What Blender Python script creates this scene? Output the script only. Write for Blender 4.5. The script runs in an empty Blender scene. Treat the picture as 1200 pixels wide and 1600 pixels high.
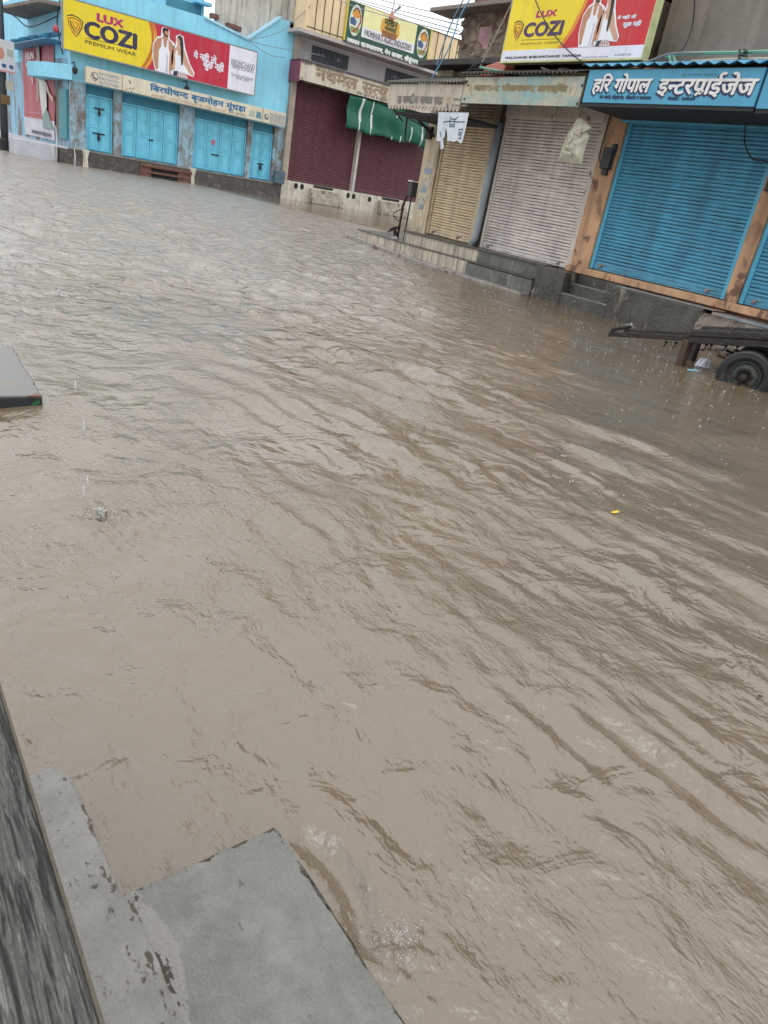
import bpy, math, random
import numpy as np
from mathutils import Vector, Matrix
random.seed(7); rng = np.random.default_rng(11)
SC = bpy.context.scene; COL = SC.collection
R = math.radians

# ------------------------------------------------------------------ camera
FPX, CX, CY, H = 1112.0, 600.0, 800.0, 1.4          # focal length in photo pixels, eye height over the water
def nrm(v): return v/np.linalg.norm(v)
_dn = np.array([-math.sin(math.atan(.1857)), math.cos(math.atan(.1857)), 0.]); _pitch = math.atan(496.5/FPX)
_up = -(_dn*math.cos(_pitch)+np.array([0, 0, 1.])*math.sin(_pitch))
_vb = np.array([-300-CX, 128-CY, FPX]); _b = nrm(_vb-_up*_vb.dot(_up)); _x = nrm(np.cross(_b, _up))
ROT = np.array([_x, _b, _up]); EYE = np.array([0, 0, H])
def ray(px, py): return ROT@np.array([px-CX, py-CY, FPX])
def ground(px, py, z=0.0):
    d = ray(px, py); return EYE+(z-H)/d[2]*d
cam = bpy.data.cameras.new('camera'); cam_o = bpy.data.objects.new('camera', cam); COL.objects.link(cam_o)
cam.sensor_fit = 'VERTICAL'; cam.sensor_height = 36; cam.lens = 36*FPX/1600; cam.clip_start = .02; cam.clip_end = 500
m3 = np.column_stack([ROT[:, 0], -ROT[:, 1], -ROT[:, 2]])
M4 = Matrix([list(m3[i])+[EYE[i]] for i in range(3)]+[[0, 0, 0, 1]]); cam_o.matrix_world = M4
SC.camera = cam_o
SC.view_settings.view_transform = 'Standard'; SC.view_settings.look = 'None'; SC.view_settings.gamma = 1
SC.view_settings.exposure = 0.03

# ------------------------------------------------------------------ materials
def srgb(h):
    h = h.lstrip('#'); c = [int(h[i:i+2], 16)/255 for i in (0, 2, 4)]
    return tuple(((x/12.92) if x <= .04045 else ((x+.055)/1.055)**2.4) for x in c)
class NT:
    def __init__(s, m): s.t = m.node_tree; s.n = s.t.nodes; s.l = s.t.links
    def add(s, typ, **k):
        n = s.n.new(typ)
        for a, v in k.items(): setattr(n, a, v)
        return n
    def link(s, a, b): s.l.new(a, b)
    def noise(s, vec, scale, detail=5, rough=.6, dist=0., typ=None):
        n = s.add('ShaderNodeTexNoise'); n.inputs['Scale'].default_value = scale; n.inputs['Detail'].default_value = detail
        n.inputs['Roughness'].default_value = rough; n.inputs['Distortion'].default_value = dist
        if typ: n.noise_type = typ
        s.link(vec, n.inputs['Vector']); return n.outputs['Fac']
    def ramp(s, fac, a, b):
        n = s.add('ShaderNodeMapRange'); n.interpolation_type = 'SMOOTHSTEP'
        n.inputs['From Min'].default_value = a; n.inputs['From Max'].default_value = b
        s.link(fac, n.inputs['Value']); return n.outputs['Result']
    def math(s, op, a, b=None):
        n = s.add('ShaderNodeMath', operation=op)
        for i, v in enumerate((a, b)):
            if v is None: continue
            if isinstance(v, (int, float)): n.inputs[i].default_value = v
            else: s.link(v, n.inputs[i])
        return n.outputs[0]
    def mix(s, fac, a, b, blend='MIX'):
        n = s.add('ShaderNodeMix', data_type='RGBA', blend_type=blend)
        for i, v in ((0, fac), (6, a), (7, b)):
            if isinstance(v, (int, float)): n.inputs[i].default_value = v
            elif isinstance(v, tuple): n.inputs[i].default_value = (*v[:3], 1)
            else: s.link(v, n.inputs[i])
        return n.outputs[2]
    def vmap(s, vec, scale=(1, 1, 1), rot=(0, 0, 0)):
        n = s.add('ShaderNodeMapping'); n.inputs['Scale'].default_value = scale; n.inputs['Rotation'].default_value = rot
        s.link(vec, n.inputs['Vector']); return n.outputs[0]
MATS = {}
def mat(name, col, rough=.6, var=.18, vs=2.0, wear=None, streak=None, grime=None, bump=.15, bs=35., spec=.4, metal=0., stretch=(1, 1, 1)):
    """wear/grime = (colour, threshold, softness, scale, stretch) patches; streak = (colour, amount) runs down the wall"""
    if name in MATS: return MATS[name]
    m = bpy.data.materials.new(name); m.use_nodes = True; t = NT(m); p = t.n['Principled BSDF']
    tc = t.add('ShaderNodeTexCoord').outputs['Object']
    c = srgb(col) if isinstance(col, str) else col
    n1 = t.noise(t.vmap(tc, stretch), vs, 6, .62)
    out = t.mix(t.ramp(n1, .3, .72), tuple(x*(1-var) for x in c), tuple(min(1, x*(1+var*.6)) for x in c))
    hgt = t.noise(t.vmap(tc, stretch), bs, 4, .6)
    for w in (wear, grime):
        if not w: continue
        wc, th, so, sc_, st = w; wc = srgb(wc) if isinstance(wc, str) else wc
        n2 = t.noise(t.vmap(tc, st), sc_, 9, .66, .6); fac = t.ramp(n2, th-so, th+so)
        n3 = t.noise(tc, 9, 5); wcv = t.mix(n3, tuple(x*.65 for x in wc), tuple(min(1, x*1.25) for x in wc))
        out = t.mix(fac, out, wcv); hgt = t.math('SUBTRACT', hgt, t.math('MULTIPLY', fac, .5))
    if streak:
        wc, am = streak; wc = srgb(wc) if isinstance(wc, str) else wc
        n2 = t.noise(t.vmap(tc, (3.2, 3.2, .16)), 1.6, 7, .65); fac = t.math('MULTIPLY', t.ramp(n2, .42, .74), am)
        out = t.mix(fac, out, wc)
    t.link(out, p.inputs['Base Color'])
    rn = t.noise(tc, 3.1, 4); rr = t.add('ShaderNodeMapRange'); rr.inputs['To Min'].default_value = max(.03, rough-.15); rr.inputs['To Max'].default_value = min(1, rough+.15)
    t.link(rn, rr.inputs['Value']); t.link(rr.outputs[0], p.inputs['Roughness'])
    p.inputs['Specular IOR Level'].default_value = spec; p.inputs['Metallic'].default_value = metal
    if bump:
        b = t.add('ShaderNodeBump'); b.inputs['Strength'].default_value = bump; b.inputs['Distance'].default_value = .02
        t.link(hgt, b.inputs['Height']); t.link(b.outputs[0], p.inputs['Normal'])
    MATS[name] = m; return m
U1 = (1, 1, 1)
def ink(col, rough=.45): return mat('ink_'+str(col), col, rough, .09, 1.1, streak=('#8f8a7e', .16), bump=0)
def fade(col, th=.55): return mat('fadedink_'+str(col)+str(th), col, .6, .2, 5, bump=.0, wear=('#b9b0a0', th, .08, 5, U1))

BLUE = mat('blue_limewash', '#8dd1ea', .7, .1, .8, streak=('#7a98a6', .38), grime=('#8a979c', .71, .03, 1.2, (1, 1, .5)), bump=.12)
BLUEW = mat('worn_blue_plaster', '#8cb4cc', .75, .15, 1.0, wear=('#756a61', .53, .06, .7, (1, 1, .5)), streak=('#66615c', .4), bump=.3)
PILLAR = mat('peeling_pillar', '#93b5c6', .75, .2, 2.2, wear=('#776c62', .52, .1, 1.9, (1, 1, .7)), grime=('#aeb4b6', .6, .06, 3.6, U1), streak=('#54504b', .5), bump=.4)
DOORB = mat('door_turquoise', '#70c4dd', .45, .12, 1.4, streak=('#3b7f97', .35), grime=('#47616a', .75, .03, 3.1, (1, 1, .4)), bump=.1, bs=18)
DOORL = mat('door_line', '#2d7088', .6, .2, 3, bump=0)
PLINTHD = mat('dark_wet_masonry', '#4b4642', .5, .35, 3.5, grime=('#77706a', .6, .06, 5, U1), bump=.8, bs=14, spec=.5)
BRICK = mat('wet_brick', '#6b4a40', .6, .35, 5, bump=.7, bs=20)
CEMENTP = mat('pale_render', '#c9c2b2', .6, .2, 3, grime=('#8a8276', .62, .06, 3, (1, 1, .4)), streak=('#766c60', .45), bump=.25)
LIMEW = mat('pale_grey_wall', '#b3b4ba', .8, .1, 1.3, streak=('#8f9096', .3), bump=.1)
BEIGE = mat('cream_parapet', '#e0c9a4', .75, .1, 1.2, streak=('#b89f80', .45), bump=.12)
STAINC = mat('stained_concrete', '#bdb8ae', .8, .2, 1.6, streak=('#6f675e', .85), bump=.35)
TRIMB = mat('taupe_trim', '#a89a8d', .7, .2, 2, streak=('#6b5f56', .5), bump=.2)
def shutter_mat(name, col, dirt, amt, pitch, rust=None, rough=.45):
    m = mat(name, col, rough, .16, 1.6, streak=(dirt, .36), grime=rust, bump=.05, bs=60, spec=.5)
    t = NT(m); p = t.n['Principled BSDF']; src = p.inputs['Base Color'].links[0].from_socket
    tc = t.add('ShaderNodeTexCoord').outputs['Object']; sx = t.add('ShaderNodeSeparateXYZ'); t.link(tc, sx.inputs[0])
    fr = t.math('FRACT', t.math('DIVIDE', sx.outputs[2], pitch)); line = t.ramp(t.math('ABSOLUTE', t.math('SUBTRACT', fr, .5)), .27, .46)
    nz = t.noise(t.vmap(tc, (1, 1, 14)), 2.2, 6, .7); fac = t.math('MULTIPLY', t.math('MULTIPLY', line, t.ramp(nz, .36, .62)), amt)
    dc = srgb(dirt); t.link(t.mix(fac, src, dc), p.inputs['Base Color']); return m
SHB = shutter_mat('blue_shutter_paint', '#4b98b8', '#35302e', .9, .0575, ('#2c4e5e', .72, .03, 4, (1, 1, 3)))
SHW = shutter_mat('white_shutter_paint', '#d3c8c2', '#4d443e', .95, .0575, ('#75695f', .69, .03, 5, (1, 1, 5)))
SHC = shutter_mat('cream_shutter_paint', '#cbb595', '#4b3d30', .95, .0575, ('#80664a', .68, .03, 5, (1, 1, 5)))
SHM = shutter_mat('maroon_shutter_paint', '#63353c', '#1e1517', 1.0, .11, ('#8a6a66', .74, .03, 3, (1, 1, 4)), .5)
FRAMEB = mat('blue_steel_frame', '#55a6c6', .5, .15, 3, grime=('#5c4a40', .7, .03, 6, (1, 1, .5)), bump=.15)
FRAMEW = mat('white_steel_frame', '#c4bab0', .55, .15, 3, grime=('#6a5444', .62, .04, 5, (1, 1, .5)), bump=.15)
PEACH = mat('peach_plaster', '#c39a78', .7, .18, 1.8, wear=('#75594d', .59, .03, 2.8, (1, 1, .6)), grime=('#94745c', .6, .04, 3.4, (1, 1, .5)), streak=('#70503a', .6), bump=.35)
CREAMP = mat('cream_plaster', '#c3b298', .75, .2, 2, wear=('#96887a', .6, .05, 2.2, (1, 1, .6)), streak=('#6f6050', .5), bump=.35)
SLATE = mat('wet_slate', '#5e6059', .3, .3, 3.5, wear=('#4d4b42', .55, .08, 1.8, (1, 1, .6)), grime=('#85857a', .6, .05, 4, (1, 1, .25)), bump=.12, bs=22, spec=.6)
SLATED = mat('dark_wet_cement', '#4b4740', .4, .35, 3.5, wear=('#3a342d', .55, .08, 2.2, U1), grime=('#7a7467', .62, .03, 5, (1, 1, .5)), streak=('#2a2723', .6), bump=.7, bs=24, spec=.55)
ROUGHC = mat('crumbling_plinth', '#7d7268', .55, .35, 3, wear=('#5c4e46', .52, .05, 3.5, U1), bump=1.0, bs=16)
WETTOP = mat('wet_plinth_top', '#83888a', .22, .3, 2.2, grime=('#b08a70', .6, .05, 1.4, U1), bump=.12, spec=.6)
TILE = mat('veined_tile', '#bdb19d', .3, .2, 3, grime=('#827b70', .54, .07, 2.2, (1, 6, .35)), streak=('#6d665b', .5), bump=.05, spec=.6)
STONE = mat('old_stone_wall', '#86776a', .85, .35, 2.4, wear=('#6d4f45', .55, .06, 1.9, U1), grime=('#a69885', .62, .04, 2.6, U1), bump=1.0, bs=7)
MORTAR = mat('grey_mud_plaster', '#7f756c', .85, .2, 1.4, streak=('#574e47', .45), bump=.45, bs=9)
DARK = mat('dark_recess', '#2b2a2c', .8, .3, 2, bump=.2)
IRON = mat('rusty_black_iron', '#2c2623', .6, .35, 6, grime=('#5c3c2c', .62, .05, 8, U1), bump=.35, metal=.3)
TIN = mat('old_tin', '#8d8780', .5, .25, 3, grime=('#6e5646', .58, .06, 4, U1), bump=.1, metal=.35)
TINB = mat('blue_tin', '#4f93b4', .5, .2, 3, grime=('#4b4440', .62, .04, 5, U1), bump=.1, metal=.2)
CABLE = mat('black_cable', '#26262a', .5, .1, 3, bump=0)
GREYC = mat('grey_pvc', '#8c969c', .4, .15, 3, grime=('#615d58', .6, .05, 4, (1, 1, .3)), bump=.1)
WOODK = mat('wet_black_timber', '#2b2523', .5, .4, 4, grime=('#4a3d36', .6, .05, 5, (6, .4, 6)), bump=.9, bs=10, stretch=(5, .5, 5))
WOODB = mat('brown_wet_timber', '#4a372d', .5, .35, 4, bump=.6, bs=12, stretch=(6, 6, .6))
RUBBER = mat('wet_rubber', '#191a1b', .45, .25, 5, grime=('#5b554d', .66, .05, 4, U1), bump=.1, spec=.5)
RIM = mat('grey_wheel_steel', '#424948', .42, .25, 5, grime=('#54463c', .56, .06, 7, U1), bump=.2, metal=.3)
GREENT = mat('green_tarpaulin', '#135a46', .5, .15, 1.8, streak=('#155040', .4), bump=.2, bs=5)
PALECL = mat('pale_tatter', '#c9cec6', .7, .15, 4, bump=.1)
SACK = mat('woven_sack', '#c2c0ab', .4, .2, 8, grime=('#9a9a80', .56, .05, 7, (1, 1, .4)), bump=.5, bs=70)
CONC = mat('weathered_slab', '#8e8b84', .45, .22, 14, wear=('#85847f', .52, .14, 6, (1, .45, 1)), grime=('#4a463f', .69, .04, 40, (1, .6, 1)), bump=.8, bs=140, spec=.4)
LEDGE = mat('flaked_white_ledge', '#85817b', .5, .18, 12, wear=('#4c4640', .645, .02, 30, (1, .55, 1)), grime=('#746a5e', .65, .04, 60, (1, .7, 1)), bump=.5, bs=70)
GRAIN = mat('weathered_grey_wood', '#6c6b65', .65, .3, 22, wear=('#332f2a', .55, .05, 95, (1.5, .1, 1.5)), grime=('#8d8b84', .57, .06, 130, (1.5, .08, 1.5)), bump=1.0, bs=170, stretch=(1.4, .1, 1.4))
EDGEW = mat('worn_board_edge', '#554d42', .55, .18, 9, grime=('#55504a', .62, .05, 25, (1, .3, 1)), bump=.4, bs=60)
BLUESL = mat('wet_stone_slab', '#4c4a44', .2, .3, 3, grime=('#5d4f40', .56, .07, 4, (.5, 3, 1)), bump=.06, bs=9, spec=.7)

# ------------------------------------------------------------------ geometry helpers
class Frame:
    """a vertical wall plane: u runs to the viewer's right, z up, n out of the wall towards the street"""
    def __init__(s, kind, c): s.kind, s.c = kind, c
    def P(s, u, z, n=0.0): return (u, s.c-n, z) if s.kind == 'A' else (s.c-n, -u, z)
    def at(s, px, py, n=0.0):
        d = ray(px, py)
        if s.kind == 'A': p = EYE+(s.c-n)/d[1]*d; return p[0], p[2]
        p = EYE+(s.c-n)/d[0]*d; return -p[1], p[2]
class MB:
    def __init__(s): s.v, s.f, s.mi, s.cur = [], [], [], 0
    def m(s, i): s.cur = i; return s
    def addv(s, pts): k = len(s.v); s.v += [tuple(map(float, p)) for p in pts]; return k
    def face(s, idx): s.f.append(tuple(idx)); s.mi.append(s.cur)
    def poly(s, pts): k = s.addv(pts); s.face(range(k, k+len(pts))); return s
    def box(s, x0, x1, y0, y1, z0, z1):
        k = s.addv([(x, y, z) for z in (z0, z1) for x, y in ((x0, y0), (x1, y0), (x1, y1), (x0, y1))])
        for q in ((3, 2, 1, 0), (4, 5, 6, 7), (0, 1, 5, 4), (1, 2, 6, 5), (2, 3, 7, 6), (3, 0, 4, 7)): s.face([k+i for i in q])
        return s
    def fbox(s, F, u0, u1, z0, z1, n0, n1):
        k = s.addv([F.P(u, z, n) for n in (n0, n1) for u, z in ((u0, z0), (u1, z0), (u1, z1), (u0, z1))])
        for q in ((3, 2, 1, 0), (4, 5, 6, 7), (0, 1, 5, 4), (1, 2, 6, 5), (2, 3, 7, 6), (3, 0, 4, 7)): s.face([k+i for i in q])
        return s
    def fprism(s, F, pts, n0, n1):
        a = s.addv([F.P(u, z, n0) for u, z in pts]); b = s.addv([F.P(u, z, n1) for u, z in pts]); n = len(pts)
        s.face(range(b, b+n)); s.face(reversed(range(a, a+n)))
        for i in range(n): j = (i+1) % n; s.face((a+i, a+j, b+j, b+i))
        return s
    def fflat(s, F, pts, n): return s.poly([F.P(u, z, n) for u, z in pts])
    def plan(s, pts, z0, z1):
        """extrude a floor outline; z1 may be a list, one height per corner"""
        n = len(pts); zt = z1 if isinstance(z1, (list, tuple)) else [z1]*n
        a = s.addv([(x, y, z0) for x, y in pts]); b = s.addv([(p[0], p[1], zt[i]) for i, p in enumerate(pts)])
        s.face(range(b, b+n)); s.face(reversed(range(a, a+n)))
        for i in range(n): j = (i+1) % n; s.face((a+i, a+j, b+j, b+i))
        return s
    def tube(s, pts, r, n=7, cap=True):
        pts = [Vector(p) for p in pts]; rings = []
        for i, p in enumerate(pts):
            d = (pts[min(i+1, len(pts)-1)]-pts[max(i-1, 0)]).normalized()
            a = d.cross(Vector((.3, .2, 1) if abs(d.z) < .9 else (1, .1, 0))).normalized(); b = d.cross(a)
            rr = r[i] if isinstance(r, (list, tuple)) else r
            rings.append(s.addv([p+(a*math.cos(t)+b*math.sin(t))*rr for t in [2*math.pi*k/n for k in range(n)]]))
        for i in range(len(rings)-1):
            for k in range(n): s.face((rings[i]+k, rings[i]+(k+1) % n, rings[i+1]+(k+1) % n, rings[i+1]+k))
        if cap: s.face(reversed(range(rings[0], rings[0]+n))); s.face(range(rings[-1], rings[-1]+n))
        return s
    def lathe(s, c, ax, prof, n=32, caps=True):
        """prof = [(radius, distance along ax)]"""
        ax = Vector(ax).normalized(); a = ax.cross(Vector((.1, .2, 1) if abs(ax.z) < .9 else (1, .1, 0))).normalized(); b = ax.cross(a); c = Vector(c)
        rings = [s.addv([c+ax*d+(a*math.cos(t)+b*math.sin(t))*r for t in [2*math.pi*k/n for k in range(n)]]) for r, d in prof]
        for i in range(len(rings)-1):
            for k in range(n): s.face((rings[i]+k, rings[i]+(k+1) % n, rings[i+1]+(k+1) % n, rings[i+1]+k))
        if caps: s.face(reversed(range(rings[0], rings[0]+n))); s.face(range(rings[-1], rings[-1]+n))
        return s
    def blob(s, c, r, sq=1.0):
        x, y, z = c; k = s.addv([(x+r, y, z), (x, y+r, z), (x-r, y, z), (x, y-r, z), (x, y, z+r*sq), (x, y, z-r*sq)])
        for i in range(4): j = (i+1) % 4; s.face((k+i, k+j, k+4)); s.face((k+j, k+i, k+5))
        return s
    def build(s, name, mats, parent=None, bevel=0.0, smooth=False):
        me = bpy.data.meshes.new(name); off = np.array(parent_loc(parent)) if parent else np.zeros(3)
        me.from_pydata([tuple(np.array(v)-off) for v in s.v], [], s.f)
        for mm in (mats if isinstance(mats, (list, tuple)) else [mats]): me.materials.append(mm)
        me.polygons.foreach_set('material_index', s.mi)
        if smooth: me.polygons.foreach_set('use_smooth', [True]*len(s.f))
        me.update(); o = bpy.data.objects.new(name, me); COL.objects.link(o)
        if parent: o.parent = parent
        if bevel:
            b = o.modifiers.new('bevel', 'BEVEL'); b.width = bevel; b.segments = 2; b.limit_method = 'ANGLE'
        return o
def parent_loc(o):
    v = Vector(o.location)
    while o.parent: o = o.parent; v = v+Vector(o.location)
    return v
def tag(o, label, cat, group=None):
    o['label'] = label; o['category'] = cat
    if group: o['group'] = group
    return o
def thing(name, loc, label, cat, group=None):
    o = bpy.data.objects.new(name, None); COL.objects.link(o); o.location = loc; o.empty_display_size = .1
    return tag(o, label, cat, group)
def struct(o): o['kind'] = 'structure'; return o

# ------------------------------------------------------------------ lettering
GLY = {}
def glyph(ch):
    if ch not in GLY:
        res = []
        for body in (ch, 'MMM|'+ch+'lMMM', 'MMM|lMMM'):
            c = bpy.data.curves.new('t', 'FONT'); c.body = body; c.resolution_u = 3
            o = bpy.data.objects.new('t', c); COL.objects.link(o); bpy.context.view_layer.update()
            dg = bpy.context.evaluated_depsgraph_get(); me = bpy.data.meshes.new_from_object(o.evaluated_get(dg))
            vs = [(v.co.x, v.co.y) for v in me.vertices]; fs = [tuple(p.vertices) for p in me.polygons]; res.append((vs, fs))
            COL.objects.unlink(o); bpy.data.objects.remove(o); bpy.data.curves.remove(c); bpy.data.meshes.remove(me)
        w = lambda r: max(v[0] for v in r[0])-min(v[0] for v in r[0])
        GLY[ch] = (res[0][0], res[0][1], w(res[1])-w(res[2]))
    return GLY[ch]
CONS = set('कखगघङचछजझञटठडढणतथदधनपफबभमयरलवशषसहळक़ज़ड़ढ़फ़'); VIR = '्'
def layout(text):
    V, F = [], []; cur = 0.0
    def put(g, dx, dy=0, sx=1, clip=None):
        k = len(V)
        for x, y in g[0]:
            xx = x if clip is None else min(x, clip)
            V.append((dx+xx*sx, y+dy))
        F.extend(tuple(k+i for i in f) for f in g[1])
    i = 0; T = list(text)
    while i < len(T):
        c = T[i]
        if c == ' ': cur += .32; i += 1; continue
        if c not in CONS:
            g = glyph(c); put(g, cur); cur += g[2]; i += 1; continue
        half, rak, reph = [], False, False
        while i+2 < len(T) and T[i] in CONS and T[i+1] == VIR and T[i+2] in CONS:
            if T[i+2] == 'र': rak = True; base = T[i]; i += 2; break
            if T[i] == 'र' and not half: reph = True
            else: half.append(T[i])
            i += 2
        else: base = T[i]
        i += 1; marks = []
        while i < len(T) and '\u0900' <= T[i] <= '\u0963' and T[i] not in CONS and not ('\u0904' <= T[i] <= '\u0914'): marks.append(T[i]); i += 1
        if 'ि' in marks: g = glyph('ि'); put(g, cur); cur += g[2]; marks.remove('ि')
        for hc in half:
            g = glyph(hc); a = g[2]*.66; put(g, cur, clip=a); cur += a-.02
        g = glyph(base); put(g, cur); cur += g[2]
        if rak:
            v = glyph(VIR); xs = [p[0] for p in v[0]]; mx = max(xs); put(([(-p[0]+mx, p[1]) for p in v[0]], v[1]), cur-g[2]*.62, .2)
        for mk in marks: g = glyph(mk); put(g, cur); cur += g[2]
        if reph: g = glyph('े'); put(g, cur)
    return V, F
def write(text, F, bl, tr, n, m, parent, name='lettering', bold=0.0, shear=0.0, nudge=(0, 0)):
    """letters laid flat on a wall plane inside the rectangle bl..tr (metres u, z)"""
    V, Fa = layout(text); V = np.array(V); lo, hi = V.min(0), V.max(0)
    sx, sy = (tr[0]-bl[0])/(hi[0]-lo[0]), (tr[1]-bl[1])/(hi[1]-lo[1]); b = MB()
    for q, (ax, ay) in enumerate([(0, 0)] if not bold else [(0, 0), (bold, 0), (-bold, 0), (0, bold*.6), (0, -bold*.6)]):
        k = b.addv([F.P(bl[0]+(x-lo[0])*sx+ax+shear*(y-lo[1])*sy+nudge[0], bl[1]+(y-lo[1])*sy+ay+nudge[1], n+q*.0006) for x, y in V])
        for f in Fa: b.face([k+i for i in f])
    return b.build(name, m, parent)
def arc(cx, cz, rx, rz, a0, a1, n=14): return [(cx+rx*math.cos(R(a0+(a1-a0)*i/n)), cz+rz*math.sin(R(a0+(a1-a0)*i/n))) for i in range(n+1)]
def stroke(b, F, pts, w, n):
    for (u0, z0), (u1, z1) in zip(pts[:-1], pts[1:]):
        d = Vector((u1-u0, z1-z0)); 
        if d.length < 1e-6: continue
        d = d.normalized(); p = Vector((-d.y, d.x))*w/2; e = d*w*.3
        b.fflat(F, [(u0-e.x-p.x, z0-e.y-p.y), (u1+e.x-p.x, z1+e.y-p.y), (u1+e.x+p.x, z1+e.y+p.y), (u0-e.x+p.x, z0-e.y+p.y)], n)

# ------------------------------------------------------------------ world and sun (overcast, raining)
w = bpy.data.worlds.new('World'); SC.world = w; w.use_nodes = True; t = NT(w); bg = t.n['Background']
sky = t.add('ShaderNodeTexSky'); sky.sky_type = 'NISHITA'; sky.sun_disc = False; sky.sun_elevation = R(58); sky.sun_rotation = R(200); sky.dust_density = 4
hs = t.add('ShaderNodeHueSaturation'); hs.inputs['Saturation'].default_value = .12; t.link(sky.outputs[0], hs.inputs['Color'])
gm = t.add('ShaderNodeNewGeometry'); sx = t.add('ShaderNodeSeparateXYZ'); t.link(gm.outputs['Incoming'], sx.inputs[0])
el = t.math('ABSOLUTE', sx.outputs[2])
cl = t.noise(t.add('ShaderNodeTexCoord').outputs['Generated'], 2.2, 5, .5)
lum = t.math('MULTIPLY', t.math('ADD', 10.4, t.math('MULTIPLY', el, 6.2)), t.math('ADD', .8, t.math('MULTIPLY', cl, .4)))
cc = t.mix(1.0, (0.955, 1.0, 1.03), lum, 'MULTIPLY')
t.link(t.mix(.85, hs.outputs[0], cc), bg.inputs['Color']); bg.inputs['Strength'].default_value = .13
sl = bpy.data.lights.new('sun', 'SUN'); so = bpy.data.objects.new('sun', sl); COL.objects.link(so)
sl.energy = .6; sl.angle = R(40); sl.color = (1, .97, .92); so.rotation_euler = (R(14), 0, R(-60)); so.location = (0, 0, 20)

# ------------------------------------------------------------------ wall planes of the crossing
FA = Frame('A', 38.4)          # far side of the cross street
FB = Frame('B', 11.4)          # right-hand row, along the flooded street
def shutter(name, F, u0, u1, z0, z1, n, pitch, m, parent, rail=.14, frame=None, fw=.07, knobs=(), wave=0.0, label=None):
    """roller shutter: curved slats, sub-parts bottom rail, guide rails, lock hasps"""
    b = MB(); za = math.ceil((z0+rail)/pitch)*pitch; k = int((z1-za)/pitch)
    prof = [(0, -.012), (.08, -.004), (.3, .006), (.55, .009), (.8, .004), (.95, -.006)]; rows = []
    nu = 24; jit = rng.normal(0, 1, (nu+1,))*wave
    for i in range(k+1):
        for f, d in prof:
            z = za+(i+f)*pitch; sag = rng.normal(0, .0012)+(.0028*math.sin(i*12.9898+1.3) if f > 0 else 0)
            if z <= z1: rows.append(b.addv([F.P(u0+(u1-u0)*q/nu, z+(jit[q] if f > 0 else 0)*.1, n+d*pitch/.0575*.9+sag*math.sin(q*.7+i)) for q in range(nu+1)]))
    for r0, r1 in zip(rows[:-1], rows[1:]):
        for q in range(nu): b.face((r0+q, r0+q+1, r1+q+1, r1+q))
    s = b.build('shutter', m, parent, smooth=False)
    if label: s['label'] = label
    mr = frame or m
    MB().fbox(F, u0, u1, z0+.006, za, n-.03, n+.004).build('bottom_rail', m, s, .004)
    if frame:
        for a, c in ((u0-fw, u0), (u1, u1+fw)): MB().fbox(F, a, c, z0+.003, z1, n-.04, n+.035).build('guide_rail', frame, s, .004)
    for ku in knobs:
        hb = MB(); x, y, z = F.P(ku, z0+.07, n); nx = (-1, 0, 0) if F.kind == 'B' else (0, -1, 0)
        hb.lathe((x, y, z), nx, [(.035, 0), (.035, .03), (.02, .045)], 12); hb.fbox(F, ku-.01, ku+.13, z0+.095, z0+.11, n+.004, n+.03)
        hb.build('lock_hasp', PALEM if F.kind == 'B' else IRON, s)
    return s
PALEM = mat('dull_zinc', '#8f8b86', .45, .2, 6, bump=.1, metal=.4)

# ================================================================== blue corner building
bb = thing('shop_building', (9.45, 38.6, 0), 'sky blue shop building with four turquoise doors and a peeling side wall', 'building')
BW = MB()
BW.box(9.45, 20.3, 38.6, 45, 3.42, 4.12)                               # lintel band
vpk = [FA.at(319.5, 29, -.2), FA.at(386.7, 62.8, -.2), FA.at(438.7, 29, -.2), FA.at(452, 33, -.2)]
top = [(9.45, 4.12), (20.3, 4.12), (20.3, vpk[3][1]), (vpk[2][0], vpk[2][1]), (vpk[1][0], vpk[1][1]), (vpk[0][0], vpk[0][1]), (15.5, 7.3), (9.45, 7.3)]
BW.fprism(FA, top, -.5, -.2)
BW.box(9.45, 9.75, 38.9, 60, .62, 7.3)                                  # side wall
BW.box(9.75, 20.3, 39.4, 39.6, .62, 3.42)                               # inner back wall behind the doors
BW.build('wall', BLUE, bb)
MB().box(9.438, 9.449, 38.95, 60, .63, 4.3).build('side_wall_plaster', BLUEW, bb)['label'] = 'damp stained lower side wall'
up = MB(); up.box(9.6, 16.1, 40.2, 46, 7.2, 8.7); up.fbox(FA, 15.5, 16.3, 7.98, 8.1, -1.8, -1.3); up.build('upper_storey', BLUE, bb)
wu = MB(); wu.fbox(FA, 14.2, 15.95, 6.6, 7.95, -1.83, -1.77); wu.build('upper_window', mat('teal_glass', '#3a7f93', .3, .2, 3), bb)
wn2 = MB(); wn2.fbox(FA, 12.3, 13.6, 7.6, 8.8, -1.83, -1.77); wn2.build('upper_window', MATS['teal_glass'], bb)
cop = MB()
for a, c in ((0, 1), (1, 2)):
    (u0, z0), (u1, z1) = vpk[a], vpk[c]
    cop.fprism(FA, [(u0, z0), (u1, z1), (u1, z1+.1), (u0, z0+.1)], -.6, -.12)
cop.build('parapet_coping', mat('pale_blue_coping', '#a9d6ea', .6, .15, 2, streak=('#6c7a80', .4)), bb)
for px, py, w_ in ((362, 46, .5), (373, 50, .35), (337, 31, .4)):
    u, z = FA.at(px, py, -.4); MB().fbox(FA, u-w_/2, u+w_/2, z+.05, z+.25, -.75, -.45).build('loose_brick', BRICK, bb, .02)
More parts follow.
